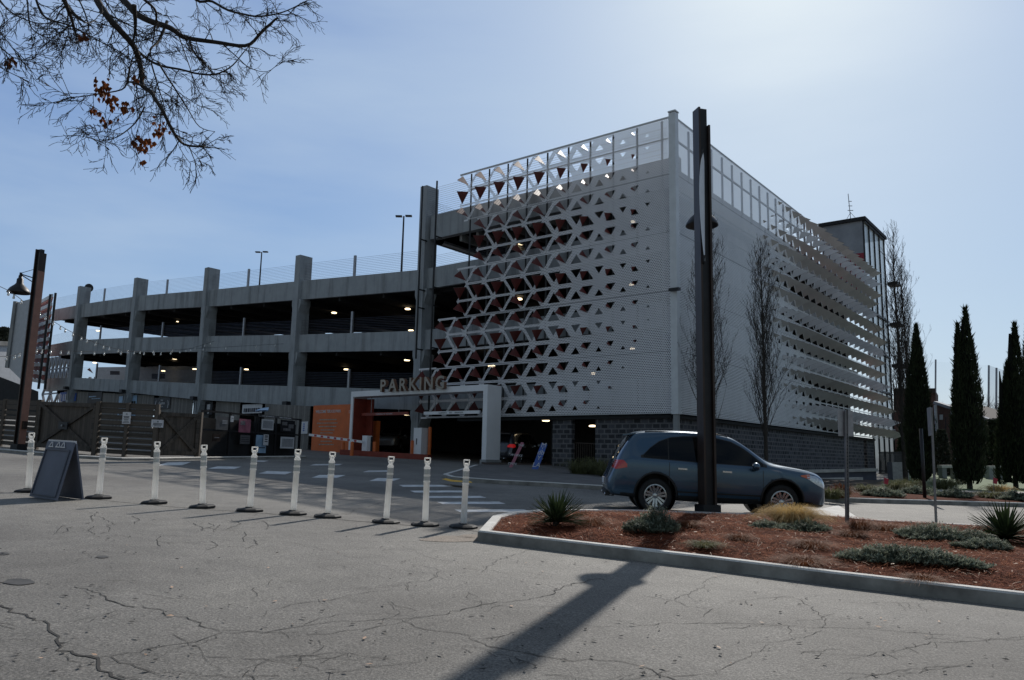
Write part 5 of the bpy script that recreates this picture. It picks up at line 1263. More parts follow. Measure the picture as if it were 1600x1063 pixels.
def make_car(name, label, paint, loc, rz, lit=False):
    T = thing(name, label, 'car', loc, rz, world=False)
    bm = bmesh.new(); rings = []
    for i, (x, zb, zs, ws, zt, wt) in enumerate(ST):
        zm = zb+(zs-zb)*.45
        gh = zt-zs > .12
        prof = [(0, zb), (ws*.78, zb), (ws*.955, zb+.05), (ws*.99, zm*.6+zb*.4), (ws, zm+.05), (ws*.995, zs-.07), (ws*.965, zs)]
        if gh: prof += [(ws*.935, zs+.03), (wt+(ws*.935-wt)*.42, zs+(zt-zs)*.55), (wt+.02, zt-.065), (wt*.90, zt-.018), (wt*.5, zt), (0, zt+.004)]
        else: prof += [(ws*.93, zs+(zt-zs)*.35), (ws*.86, zs+(zt-zs)*.65), (wt, zt-.012), (wt*.7, zt), (wt*.35, zt+.008), (0, zt+.01)]
        r_ = [bm.verts.new((x, -y, z)) for y, z in prof]+[bm.verts.new((x, y, z)) for y, z in reversed(prof[1:-1])]
        rings.append(r_)
    n = len(rings[0])
    for a, b in zip(rings[:-1], rings[1:]):
        for k in range(n): bm.faces.new((a[k], b[k], b[(k+1) % n], a[(k+1) % n]))
    bm.faces.new(rings[0]); bm.faces.new(rings[-1][::-1])
    bmesh.ops.recalc_face_normals(bm, faces=bm.faces)
    me = bpy.data.meshes.new('body'); bm.to_mesh(me); bm.free()
    for p in me.polygons: p.use_smooth = True
    tmp = bpy.data.objects.new('tmp', me); COL.objects.link(tmp)
    ss = tmp.modifiers.new('s', 'SUBSURF'); ss.levels = ss.render_levels = 2
    cut = []
    for x in (WR, WF):
        cb = bmesh.new(); bmesh.ops.create_cone(cb, cap_ends=True, segments=48, radius1=.455, radius2=.455, depth=2.6, matrix=Matrix.Translation((x, 0, .40)) @ Matrix.Rotation(R(90), 4, 'X') @ Matrix.Diagonal((1, 1, 1, 1)))
        bmesh.ops.delete(cb, geom=[], context='VERTS'); cm = bpy.data.meshes.new('c'); cb.to_mesh(cm); cb.free(); c = bpy.data.objects.new('c', cm); COL.objects.link(c); cut.append(c)
        b_ = tmp.modifiers.new('b', 'BOOLEAN'); b_.object = c; b_.solver = 'EXACT'
    bpy.context.view_layer.update(); dg = bpy.context.evaluated_depsgraph_get()
    bme = bpy.data.meshes.new_from_object(tmp.evaluated_get(dg)); bme.name = 'body'
    tree_o = None
    for md in list(tmp.modifiers):
        if md.type == 'BOOLEAN': tmp.modifiers.remove(md)
    bpy.context.view_layer.update(); full = bpy.data.meshes.new_from_object(tmp.evaluated_get(bpy.context.evaluated_depsgraph_get()))
    bv = BVHTree.FromPolygons([v.co for v in full.vertices], [tuple(p.vertices) for p in full.polygons])
    bpy.data.objects.remove(tmp)
    for c in cut: bpy.data.objects.remove(c)
    bme.materials.clear(); bme.materials.append(M[paint]); bme.materials.append(M['car_black'])
    for p in bme.polygons:
        c = p.center
        p.use_smooth = True
        if c.z < .40 and .3 < c.x < 4.5 or (c.z < .36) or (abs(c.y) < .9 and min(math.hypot(c.x-WR, c.z-.40), math.hypot(c.x-WF, c.z-.40)) < .46 and abs(abs(p.normal.y)) < .5): p.material_index = 1
    bo = bpy.data.objects.new('body', bme); COL.objects.link(bo); bo.parent = T
    def add(mb, nm_, mat, par=T, smooth=False, bevel=0): return mb.build(nm_, mat, par, smooth=smooth, origin=(0, 0, 0), bevel=bevel)
    def side_y(x, z):
        h = bv.ray_cast(Vector((x, -3, z)), Vector((0, 1, 0))); return h[0].y if h[0] is not None else -.9
    def patch(xs, bot, top, off, side=-1, nv=6, nx=24):
        mb = MB(); g_ = []
        for i in range(nx+1):
            x = xs[0]+(xs[1]-xs[0])*i/nx; zb, zt = bot(x), max(top(x), bot(x)+.001)
            g_.append([Vector((x, (side_y(x, zb+(zt-zb)*j/nv)-off)*(-side) if side > 0 else side_y(x, zb+(zt-zb)*j/nv)-off, zb+(zt-zb)*j/nv)) for j in range(nv+1)])
        for i in range(nx):
            for j in range(nv): mb.poly([g_[i][j], g_[i+1][j], g_[i+1][j+1], g_[i][j+1]] if side < 0 else [g_[i][j+1], g_[i+1][j+1], g_[i+1][j], g_[i][j]])
        return mb
    def lin(pts):
        def f(x):
            if x <= pts[0][0]: return pts[0][1]
            for a, b in zip(pts[:-1], pts[1:]):
                if x <= b[0]: return a[1]+(b[1]-a[1])*(x-a[0])/(b[0]-a[0])
            return pts[-1][1]
        return f
    wtop_ = lin([(.78, 1.16), (.95, 1.33), (1.15, 1.47), (1.4, 1.565), (1.7, 1.60), (2.1, 1.61), (2.45, 1.59), (2.75, 1.535), (3.0, 1.42), (3.2, 1.29), (3.40, 1.135), (3.47, 1.09)])
    wbot_ = lin([(.78, 1.15), (2.0, 1.105), (3.47, 1.075)])
    wtop = lambda x: wtop_(x)*1.035
    wbot = lambda x: wbot_(x)*1.03
    for s in (-1, 1):
        for a, b, nm_ in ((.80, 1.34, 'rear_quarter_window'), (1.365, 2.22, 'rear_window'), (2.30, 3.42, 'front_window')):
            add(patch((a, b), wbot, wtop, .004, s), nm_, 'car_glass', smooth=True)
        # black surround
        add(patch((.74, 3.50), lambda x: wbot(x)-.018, lambda x: wtop(x)+.018, .0015, s, nx=40), 'window_surround', 'car_black', smooth=True)
        # shut lines
        for x0_, zb, zt in ((1.36, .62, 1.10), (2.26, .40, 1.10), (3.40, .42, 1.02)):
            add(patch((x0_, x0_+.012), lambda x: zb, lambda x: zt, .002, s, nv=14, nx=1), 'shut_line', 'car_black')
        add(patch((1.5, 3.4), lambda x: .395, lambda x: .407, .002, s, nv=1), 'shut_line', 'car_black')
        # lower cladding
        add(patch((1.56, 3.36), lambda x: .47, lambda x: .50, .008, s, nv=2), 'door_strip', 'car_black')
        for x in (1.55, 2.52):
            mb = MB(); y = side_y(x+.1, .965); z = .965 if x < 2 else .95
            mb.bar((x, (y-.028)*(-s), z+.01), (x+.2, (y-.028)*(-s), z+.005), .022, .035, up=(0, 0, 1)); add(mb, 'door_handle', 'chrome', bevel=.006)
        add(patch((.12, .44), lin([(.12, .93), (.2, .90), (.44, .95)]), lin([(.12, .96), (.2, 1.10), (.36, 1.10), (.44, 1.02)]), .012, s), 'tail_lamp', 'lamp_red_lit' if lit else 'lamp_red', smooth=True)
        add(patch((4.22, 4.42), lin([(4.20, .945), (4.40, .89)]), lin([(4.20, .96), (4.40, .99)]), .010, s), 'side_marker', 'lamp_amber', smooth=True)
        add(patch((4.36, 4.78), lin([(4.36, .90), (4.55, .79), (4.78, .68)]), lin([(4.36, .985), (4.58, .95), (4.78, .82)]), .010, s), 'headlight', 'lamp_clear', smooth=True)
        mb = MB(); yy = 1.06*(-s)*-1*-1
        c = Vector((3.22, -1.06 if s < 0 else 1.06, 1.10)); mo = MB()
        mo.lathe([(0, -.12), (.055, -.11), (.085, -.03), (.085, .05), (.05, .11), (0, .12)], c, 14, (0, 1, 0)); o = add(mo, 'wing_mirror', paint, smooth=True)
        mg = MB(); mg.lathe([(0, 0), (.07, .0)], c+Vector((-.087, 0, .0)), 12, (-1, 0, 0)); add(mg, 'mirror_glass', 'chrome', o)
        mb = MB(); mb.bar((3.22, .93*(1 if s > 0 else -1), 1.08), c, .04, .05); add(mb, 'mirror_arm', 'car_black')
        # arch lips and wheels
        for x in (WR, WF):
            mb = MB(); seg = 26
            P_ = []
            for k in range(seg+1):
                a = R(-18)+R(216)*k/seg; px_, pz_ = x+math.cos(a)*.462, .40+math.sin(a)*.462
                if pz_ < .30: continue
                h = side_y(x+math.cos(a)*.475, .40+math.sin(a)*.475); P_.append(Vector((px_, (h+.0)*(1 if s < 0 else -1), pz_)))
            mb.tube(P_, .024, 6); add(mb, 'arch_lip', 'car_black', smooth=True)
            wl_ = MB(); ax = Vector((0, -1 if s < 0 else 1, 0)); c = Vector((x, (.80)*(-1 if s < 0 else 1), RW))
            prof = [(.235, -.11), (.30, -.12), (.352, -.11), (RW, -.07), (RW, .07), (.352, .105), (.30, .115), (.255, .105), (.235, .09), (.235, -.11)]
            wl_.lathe(prof, c, 48, ax); wh = add(wl_, 'wheel', 'tyre', smooth=True)
            rm = MB(); rm.lathe([(.245, .09), (.25, .10), (.238, .112), (.222, .10), (.215, .0), (.20, -.05), (0, -.05)], c, 48, ax)
            add(rm, 'rim_barrel', 'steel_dark', wh, smooth=True)
            rs = MB(); xx = Vector((1, 0, 0)); zz = Vector((0, 0, 1)); rs.lathe([(.24, .10), (.248, .108), (.228, .112), (.222, .095)], c, 48, ax)
            for k in range(7):
                a = 2*math.pi*k/7+.2
                for w0, w1, r0, r1, dz in ((.028, .075, .05, .232, .092),):
                    d = xx*math.cos(a)+zz*math.sin(a); t_ = xx*-math.sin(a)+zz*math.cos(a)
                    for sg in (-1, 1):
                        p0 = c+ax*.085+d*.05+t_*sg*.004; p1 = c+ax*.085+d*.05+t_*sg*.034; p2 = c+ax*.105+d*.225+t_*sg*.062; p3 = c+ax*.105+d*.232+t_*sg*.014
                        q = [p0, p1, p2, p3]; rs.poly(q); rs.poly([v-ax*.03 for v in q][::-1])
                        for m_ in range(4): rs.poly([q[m_], q[m_]-ax*.03, q[(m_+1) % 4]-ax*.03, q[(m_+1) % 4]])
            rs.lathe([(0, .105), (.045, .1), (.062, .085), (.062, .04)], c, 20, ax); add(rs, 'rim', 'rim', wh)
            dk = MB(); dk.lathe([(.16, .02), (.16, .03), (0, .03)], c, 24, ax); add(dk, 'brake_disc', 'galv', wh)
            li_ = MB(); li_.lathe([(.455, .1), (.455, -.35), (0, -.35)], Vector((x, (.80)*(-1 if s < 0 else 1), .40)), 36, ax); add(li_, 'wheel_well', 'car_black')
    # windscreen and rear glass
    def top_patch(f0, f1, w0, w1, off, dirv, nm_, mat, nu=12, nv=10):
        mb = MB(); g_ = []
        for j in range(nv+1):
            v = j/nv; (xa, za), (xb, zb) = f0, f1; x, z = xa+(xb-xa)*v, za+(zb-za)*v; w_ = w0+(w1-w0)*v; row = []
            for i in range(nu+1):
                y = -w_+2*w_*i/nu; o_ = Vector((x, y, z))-Vector(dirv)*2
                h = bv.ray_cast(o_, Vector(dirv)); p = h[0] if h[0] is not None else Vector((x, y, z)); row.append(p-Vector(dirv)*off)
            g_.append(row)
        for j in range(nv):
            for i in range(nu): mb.poly([g_[j][i], g_[j][i+1], g_[j+1][i+1], g_[j+1][i]])
        return add(mb, nm_, mat, smooth=True)
    d1 = Vector((-.5, 0, -.866)); top_patch((3.60, 1.15), (2.83, 1.63), .70, .60, .006, d1, 'windscreen', 'car_glass')
    d2 = Vector((.87, 0, -.5)); top_patch((.24, 1.14), (.53, 1.56), .66, .60, .006, d2, 'rear_glass', 'car_glass')
    top_patch((.10, .94), (.16, 1.06), .62, .62, .008, Vector((1, 0, 0)), 'tailgate_panel', paint, 8, 3)
    mb = MB(); mb.box((.50, 0, 1.665), .30, 1.26, .03, Vector((.985, 0, .17))); add(mb, 'spoiler', paint, bevel=.012)
    mb = MB(); mb.box((-.012, 0, .62), .02, .5, .13); add(mb, 'number_plate', 'sign_white', bevel=.004)
    mb = MB(); mb.box((4.80, 0, .64), .05, .7, .16); add(mb, 'grille', 'chrome', bevel=.02)
    mb = MB(); mb.box((.05, 0, .36), .1, 1.3, .1); add(mb, 'bumper_insert', 'car_black', bevel=.02)
    for s in (-1, 1):
        mb = MB(); mb.tube([(-.01, s*.5, .33), (.2, s*.5, .33)], .035, 10); add(mb, 'exhaust_pipe', 'chrome', smooth=True)
        mb = MB(); mb.tube([(.85, s*.60, 1.735), (1.2, s*.61, 1.755), (2.4, s*.61, 1.76), (2.7, s*.59, 1.71)], .012, 6); add(mb, 'roof_rail', 'car_black', smooth=True)
        mb = MB(); mb.tube([(3.55, s*.2, 1.20), (3.62, s*.62, 1.14)], .012, 5); add(mb, 'wiper', 'car_black')
    for x in (1.0, 2.45, 2.7): pass
    return T
def car_at(name, label, paint, px, py, rz, frac=WR, yl=-.9, lit=False, dz=0):
    g0 = gp(px, py); c, s = math.cos(rz), math.sin(rz); lx_, ly_ = frac, yl
    x = g0.x-(lx_*c-ly_*s); y = g0.y-(lx_*s+ly_*c)
    T = make_car(name, label, paint, (x, y, 0), rz, lit)
    # rest on the tilted ground
    f = Vector((c, s, 0)); l = Vector((-s, c, 0)); f.z = GB*f.x+GC*f.y; l.z = GB*l.x+GC*l.y; f.normalize(); l = (l-f*l.dot(f)).normalized(); u = f.cross(l)
    T.matrix_world = Matrix.Translation((x, y, G(x, y)+.01)) @ Matrix((f, l, u)).transposed().to_4x4() @ Matrix.Diagonal((.968, .98, .995, 1))
    return T
car_at('parked_suv', 'blue grey SUV with a red tail lamp parked behind the planting island', 'paint_blue', 1026, 803.5, R(-3))
_p = Vector((-8.0, 54.5, 0))
T2 = make_car('parked_suv', 'silver SUV dimly seen nose first in the dark garage behind the barrier', 'paint_silver', (_p.x, _p.y+4.8, G(_p.x, _p.y+4.8)), R(-100))
car_at('parked_suv', 'dark SUV with glowing red tail lamps inside the garage right of the portal post', 'paint_dark', 812, 727, R(62), frac=WR, lit=True)
# ---------------------------------------------------------------- plants in the island
def bedz(x, y):
    return G(x, y)+(mound(x, y) if in_poly(x, y, inner_loop) else .1)
def base_at(px, py): p = gp(px, py, .15); return Vector((p.x, p.y, bedz(p.x, p.y) if in_poly(p.x, p.y, inner_loop) else G(p.x, p.y)+.13))
def yucca(px, py, r, n, lab, seed, mat='yucca'):
    rn = random.Random(seed); b = base_at(px, py); t = thing('yucca', lab, 'plant', tuple(b)); mb = MB()
    for i in range(n):
        a = rn.uniform(0, 6.283); el = math.asin(rn.uniform(.02, .97)) if i > 12 else rn.uniform(-.1, .15); L_ = r*rn.uniform(.8, 1.1); w_ = rn.uniform(.014, .022)*r/.5
        d = Vector((math.cos(a)*math.cos(el), math.sin(a)*math.cos(el), math.sin(el))); s = d.cross(UP).normalized(); dr = -.10*math.cos(el)*rn.random()
        P_ = [b+UP*.06+d*(L_*k)+UP*(dr*k*k) for k in (0.05, .35, .7, 1)]; W_ = [w_*.7, w_, w_*.8, .001]
        for k in range(3):
            n_ = s.cross(d)*.006; mb.poly([P_[k]-s*W_[k], P_[k]-n_*1, P_[k+1]-n_*.6, P_[k+1]-s*W_[k+1]]); mb.poly([P_[k]-n_, P_[k]+s*W_[k], P_[k+1]+s*W_[k+1], P_[k+1]-n_*.6])
    mb.build('leaf_rosette', mat, t); m2 = MB(); m2.lathe([(.05, -.05), (.05, .08), (.03, .16), (0, .18)], b, 8); m2.build('stem', 'bark_dark', t); return t
yucca(869, 826, .50, 190, 'spiky dark green yucca near the left tip of the planting island', 4)
yucca(1572, 852, .62, 200, 'large dark yucca at the right edge beside the junipers', 5)
def tuft(px, py, h, r, n, lab, mat, seed, name='grass_tuft', lean=.4, w_=.004):
    rn = random.Random(seed); b = base_at(px, py); mb = MB()
    for i in range(n):
        a = rn.uniform(0, 6.283); rr = r*.42*rn.random()**.5; p = b+Vector((math.cos(a)*rr, math.sin(a)*rr, 0)); a2 = a+rn.uniform(-.6, .6); L_ = h*rn.uniform(.6, 1.15); out = r*rn.uniform(.2, 1)
        d = Vector((math.cos(a2), math.sin(a2), 0)); s = Vector((-d.y, d.x, 0))*w_
        q_ = out/r; P_ = [p, p+d*out*.3+UP*L_*(.6-.1*q_), p+d*out*.72+UP*L_*(.95-.42*q_), p+d*out*1.1+UP*L_*(1.0-.85*q_)]
        for k in range(3): mb.poly([P_[k]-s*(1-k*.28), P_[k]+s*(1-k*.28), P_[k+1]+s*(.72-k*.28), P_[k+1]-s*(.72-k*.28)])
    return tag(mb.build(name, mat, origin=b), lab, 'plant')
tuft(1238, 826, .40, .62, 2600, 'golden ornamental grass tuft in front of the SUV front wheel', 'golden_grass', 6, w_=.0035)
def shrub(px, py, rx_, ry_, h, n, lab, mat, seed, name='rosemary_shrub', yaw=0, leafs=.05):
    rn = random.Random(seed); b = base_at(px, py); mb = MB(); tw = MB(); ca, sa = math.cos(yaw), math.sin(yaw)
    for i in range(n):
        a = rn.uniform(0, 6.283); rr = rn.random()**.55; x, y = math.cos(a)*rr*rx_, math.sin(a)*rr*ry_; x, y = x*ca-y*sa, x*sa+y*ca
        lump = .65+.55*noise.noise(Vector((x*2.6+seed, y*2.6, 0)))+.25*noise.noise(Vector((x*7, y*7, seed)))
        hh = h*(1-rr**2*.75)*max(.25, lump)*rn.uniform(.55, 1.0)
        p = Vector((b.x+x*.92, b.y+y*.92, 0)); p.z = bedz(p.x, p.y) if in_poly(p.x, p.y, inner_loop) else b.z
        tip = p+Vector((x*.10+rn.uniform(-.06, .06), y*.1+rn.uniform(-.06, .06), hh))
        k0 = .35
        for k in range(9):
            u = k0+(1-k0)*k/8; q = p.lerp(tip, u); a2 = rn.uniform(0, 6.28); e = rn.uniform(.1, .9); d = Vector((math.cos(a2)*math.cos(e), math.sin(a2)*math.cos(e), math.sin(e)))*leafs*rn.uniform(.6, 1.2); s = d.cross(UP).normalized()*leafs*.16
            mb.poly([q-s, q+s, q+d+s*.3, q+d-s*.3])
        if i % 3 == 0: tw.tube([p, tip], [.004, .0015], 3, cap=False)
    t = thing(name, lab, 'shrub', tuple(b)); mb.build('foliage', mat, t); tw.build('stems', 'twig', t); return t
shrub(1018, 838, .40, .3, .48, 900, 'small grey green rosemary shrub left of the dark pole shadow', 'rosemary', 11)
shrub(1208, 831, .34, .24, .2, 400, 'low grey green shrub at the foot of the golden grass', 'rosemary', 12)
shrub(1260, 834, .40, .28, .24, 600, 'low spreading grey green shrub right of the golden grass', 'rosemary', 13)
shrub(1424, 886, .85, .28, .24, 1500, 'long low spreading juniper nearest the front kerb', 'rosemary', 14, 'spreading_juniper', -.30)
shrub(1478, 850, .75, .42, .34, 1500, 'mounded juniper around the edge on sign post', 'rosemary', 15, 'spreading_juniper', -.1)
shrub(1535, 864, .42, .26, .24, 500, 'small juniper lobe below the large yucca', 'rosemary', 16, 'spreading_juniper')
for i, (px, py, r_, h_, lab) in enumerate(((925, 826, .42, .16, 'dry russet grass clump right of the left yucca'), (1075, 829, .3, .12, 'dry russet clump at the foot of the dark pole'), (1345, 832, .35, .2, 'dry russet clump behind the channel sign post'), (1385, 835, .42, .18, 'wide dry russet clump right of the channel sign post'),
       (1155, 850, .25, .12, 'small brown tuft in the mulch right of the pole shadow'), (1270, 862, .4, .14, 'low brown tuft in the middle of the mulch'), (1255, 880, .45, .13, 'broad brown tuft near the front kerb'), (1440, 905, .3, .12, 'brown tuft at the front kerb under the long juniper'), (1100, 858, .3, .1, 'thin olive tuft in the pole shadow'), (1330, 845, .35, .14, 'brown tuft by the foot of the channel sign post'))):
    tuft(px, py, h_, r_, 420, lab, 'brown_grass' if 'olive' not in lab else 'olive_grass', 30+i, w_=.003)
# plants on the far side
for i, (px, py, h_, r_, n, mat, lab) in enumerate(((905, 740, .9, .9, 260, 'olive_grass', 'shaded fountain grass by the masonry wall, left clump'), (930, 741, 1.0, .9, 260, 'olive_grass', 'shaded fountain grass by the masonry wall, middle clump'), (950, 744, .9, .9, 260, 'olive_grass', 'shaded fountain grass by the masonry wall, next to the SUV tail'),
        (1300, 779, .7, .6, 300, 'olive_grass', 'pale green tuft just right of the SUV nose'), (1316, 777, .9, .6, 300, 'brown_grass', 'russet tuft behind the channel sign post across the road'), (1352, 768, .6, .8, 300, 'olive_grass', 'olive grass clump left of the red flag'), (1400, 768, .9, .9, 350, 'olive_grass', 'olive grass clump at the foot of the bare tree'), (1420, 766, 1.0, .9, 350, 'olive_grass', 'tall olive clump between bare tree and first cypress'),
        (1478, 766, 1.1, 1.0, 350, 'olive_grass', 'yellow green clump between the first two cypresses'), (1560, 770, .8, .9, 350, 'golden_grass', 'yellow clump left of the right hand cypress'), (1545, 778, .6, .9, 300, 'olive_grass', 'dull clump between second and third cypress'))):
    tuft(px, py, h_*(.55 if i > 2 else .8), r_*(.8 if i > 2 else 1), n, lab, mat, 60+i, w_=.012)
for i, (px, py, lab) in enumerate(((1380, 776, 'small silvery shrub across the road below the bare tree'), (1487, 777, 'small silvery shrub across the road between two cypresses'), (1590, 782, 'silvery shrub across the road at the right edge'), (1437, 772, 'dark shrub at the foot of the first cypress'))):
    shrub(px, py, .7, .5, .45, 450, lab, 'rosemary', 80+i, 'low_shrub', leafs=.10)
# fallen leaves and grit on the asphalt
rq2 = random.Random(41); lt_ = MB()
for i in range(420):
    x = rq2.uniform(-40, 1640); y = rq2.uniform(800, 1060); p = gp(x, y)
    if in_poly(p.x, p.y, loop) or (x > 740 and y < 850+(x-740)*.125): continue
    a = rq2.uniform(0, 6.3); r_ = rq2.uniform(.008, .022); lt_.poly([(p.x+math.cos(a+q)*r_*(1.6 if k % 2 else .7), p.y+math.sin(a+q)*r_*(1.6 if k % 2 else .7), p.z+.012+rq2.uniform(-.004, .006)) for k, q in enumerate((0, 1.5, 3.1, 4.6))], None, 1 if rq2.random() < .12 else 0)
tag(lt_.build('leaf_litter', ['crack', 'straw_pale']), 'tiny dark bits of leaf litter and grit scattered over the asphalt', 'litter', kind='stuff')
# ---------------------------------------------------------------- cypresses
def cypress(px, pyb, tops, wpx, lab, seed):
    b = gp(px, pyb); b.z = G(b.x, b.y)+.12; rn = random.Random(seed); t = thing('cypress_tree', lab, 'tree', tuple(b)); mb = MB(); core = MB()
    Wm = wpx/F*b.y/2*.9
    for (tx, ty, f, ox) in tops:
        zt_ = ztop(tx, ty+5, b.x, b.y); H = zt_-b.z; top_off = (at(tx, ty, b.y).x-b.x)
        cx_ = lambda k: b.x+ox*Wm*(1-k*.0)+(top_off-ox*Wm)*k**1.2
        def rad(k):
            if k < .08: return Wm*f*(.25+k/.08*.5)
            if k < .3: return Wm*f*(.75+(k-.08)/.22*.25)
            return Wm*f*max(.0, 1-((k-.3)/.7)**1.3)
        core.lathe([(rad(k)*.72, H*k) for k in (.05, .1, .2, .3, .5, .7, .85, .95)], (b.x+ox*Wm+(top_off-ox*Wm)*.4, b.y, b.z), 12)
        n = int(8500*f)
        for i in range(n):
            k = rn.random()**.9*.985+.03; k = min(k, 1.0); a = rn.uniform(0, 6.283)
            lob = 1+.16*noise.noise(Vector((math.cos(a)*1.6, math.sin(a)*1.6, k*9+seed)))+.10*noise.noise(Vector((math.cos(a)*4, math.sin(a)*4, k*25)))
            r_ = rad(k)*lob*(rn.uniform(.72, 1.04) if rn.random() < .9 else rn.uniform(1.0, 1.18)); p = Vector((cx_(k)+math.cos(a)*r_, b.y+math.sin(a)*r_, b.z+H*k))
            L_ = rn.uniform(.10, .24)*(1 if rn.random() < .8 else 1.7); el = rn.uniform(.9, 1.45); d = Vector((math.cos(a)*math.cos(el), math.sin(a)*math.cos(el), math.sin(el)))*L_
            a3 = rn.uniform(0, 6.28); s = Vector((math.cos(a3), math.sin(a3), 0))*rn.uniform(.015, .035)
            mb.poly([p-s, p+s, p+d*.6+s*.8, p+d]); 
        tp = Vector((cx_(1), b.y, b.z+H)); mb.poly([tp-Vector((.03, 0, .5)), tp+Vector((.03, 0, -.5)), tp+UP*.05])
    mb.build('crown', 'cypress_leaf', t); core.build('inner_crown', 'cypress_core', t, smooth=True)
    m2 = MB(); m2.tube([b-UP*.3, b+UP*1.0], [.13, .11], 8); m2.build('trunk', 'bark_dark', t)
cypress(1440, 764, [(1431, 508, 1., 0)], 46, 'slim dark cypress, first from the left', 1)
cypress(1516, 770, [(1508, 480, 1., .1), (1496, 505, .55, -.52)], 50, 'tall double tipped cypress, second from the left', 2)
cypress(1588, 768, [(1585, 503, 1., .1), (1573, 566, .5, -1.0)], 46, 'ragged dark cypress, third from the left near the frame edge', 3)
cypress(1618, 768, [(1606, 500, 1., 0)], 46, 'cypress cut by the right frame edge', 4)
# ---------------------------------------------------------------- bare upright trees
def bare_tree(b, H, spread, lab, seed, n=90, mat='bark', twig='bark', name='bare_tree', start=.12, tr=.11):
    rn = random.Random(seed); t = thing(name, lab, 'tree', tuple(b)); tk = MB(); cr_ = MB()
    pts = [b+Vector((noise.noise(Vector((k*3., seed, 0)))*.18*k, 0, H*k)) for k in [i/14 for i in range(15)]]
    tk.tube([b-UP*.3]+pts, [tr*1.1]+[tr*(1-k/14*.93) for k in range(15)], 8)
    def br(p, d, L_, r_, lv):
        n_ = 6; P_ = [p]; q = p
        for k in range(n_):
            d = (d+Vector((rn.uniform(-.16, .16), rn.uniform(-.16, .16), .10+rn.uniform(-.08, .1)))).normalized(); q = q+d*(L_/n_); P_.append(q)
            if lv < 3 and k > 0 and rn.random() < (.75 if lv < 2 else .45):
                a = rn.uniform(0, 6.28); s = Vector((math.cos(a), math.sin(a), .2)); br(q, (d*.85+s*.45).normalized(), L_*rn.uniform(.3, .55), r_*.5, lv+1)
        cr_.tube(P_, [max(.0042, r_*.85*(1-k/n_*.8)) for k in range(n_+1)], 4 if lv < 2 else 3, cap=False)
    for i in range(n):
        k = start+(1-start)*(i/n)**.95*.97; p = pts[0].lerp(pts[-1], k); j = min(13, int(k*14)); p = pts[j].lerp(pts[j+1], k*14-j)
        a = i*2.4+rn.uniform(-.4, .4); sp = spread*(1-.55*k) if k > .3 else spread*(.55+.45*k/.3)
        L_ = (H*.22*(1-k)+H*.06)*rn.uniform(.7, 1.15); el = math.acos(min(.9, sp/L_*.9)) if sp < L_ else .5
        d = Vector((math.cos(a)*math.cos(el), math.sin(a)*math.cos(el), math.sin(el)+.05)); br(p, d.normalized(), L_, .028*(1-k*.6)*H/10, 0 if L_ > 1 else 1)
    tk.build('trunk', mat, t, smooth=True); cr_.build('crown', twig, t)
def btree(px, pyb, Y, py_top, spread, lab, seed, **k):
    p = at(px, 600, Y); b = Vector((p.x, p.y, G(p.x, p.y))); zt_ = ztop(px-6, py_top, b.x, b.y); bare_tree(b, zt_-b.z, spread, lab, seed, **k)
btree(1106, 0, 34.2, 348, 1.1, 'bare upright tree right behind the tall dark pole', 21)
btree(1194, 0, 36.5, 378, 1.0, 'bare upright tree before the east screen, right of the dark pole', 22)
btree(1407, 0, 41.5, 368, 1.0, 'bare upright tree at the garage end before the glass stair tower', 23, tr=.14)
btree(1418, 0, 46.5, 415, .8, 'thinner bare tree directly behind the one at the garage end', 24, tr=.1)
# ---------------------------------------------------------------- oak overhanging at the upper left
OK = thing('oak_tree', 'large bare oak whose branches with a few brown leaves hang in from the upper left', 'tree', (-10.5, 7.5, G(-10.5, 7.5)))
okb = MB(); okt = MB(); okl = MB(); rn = random.Random(12)
hub = Vector((-7.2, 7.6, 8.6))
okb.tube([(-10.5, 7.5, G(-10.5, 7.5)-.3), (-10.4, 7.5, 1.5), (-10.0, 7.5, 4.2), (-9.0, 7.5, 6.8), hub], [.42, .34, .29, .24, .17], 12); 
def oleaf(p):
    for _ in range(rn.randint(1, 3)):
        a = rn.uniform(0, 6.28); d = Vector((math.cos(a)*.3, math.sin(a)*.3, -1)).normalized()*rn.uniform(.04, .08); s = Vector((math.cos(a+1.5), math.sin(a+1.5), rn.uniform(-.3, .3)))*rn.uniform(.018, .03)
        okl.poly([p, p+d*.35+s, p+d*.7+s*.5, p+d, p+d*.7-s*.6, p+d*.35-s])
def twig(p, d, L_, r_, lv, droop):
    n_ = 6 if lv < 2 else 5; P_ = [p]; q = p
    for k in range(n_):
        d = (d+Vector((rn.uniform(-.24, .24), rn.uniform(-.2, .2), rn.uniform(-.22, .2)-droop*.3))).normalized(); q = q+d*(L_/n_); P_.append(q)
        if lv < 3 and rn.random() < (.92 if lv < 2 else .6):
            s = Vector((rn.uniform(-1, 1), rn.uniform(-.8, .8), rn.uniform(-1, .7))); twig(q, (d*.8+s*.62).normalized(), L_*rn.uniform(.38, .62), r_*.55, lv+1, droop*.6)
    okt.tube(P_, [max(.0027, r_*(1-k/n_*.7)) for k in range(n_+1)], 4 if lv < 1 else 3, cap=False)
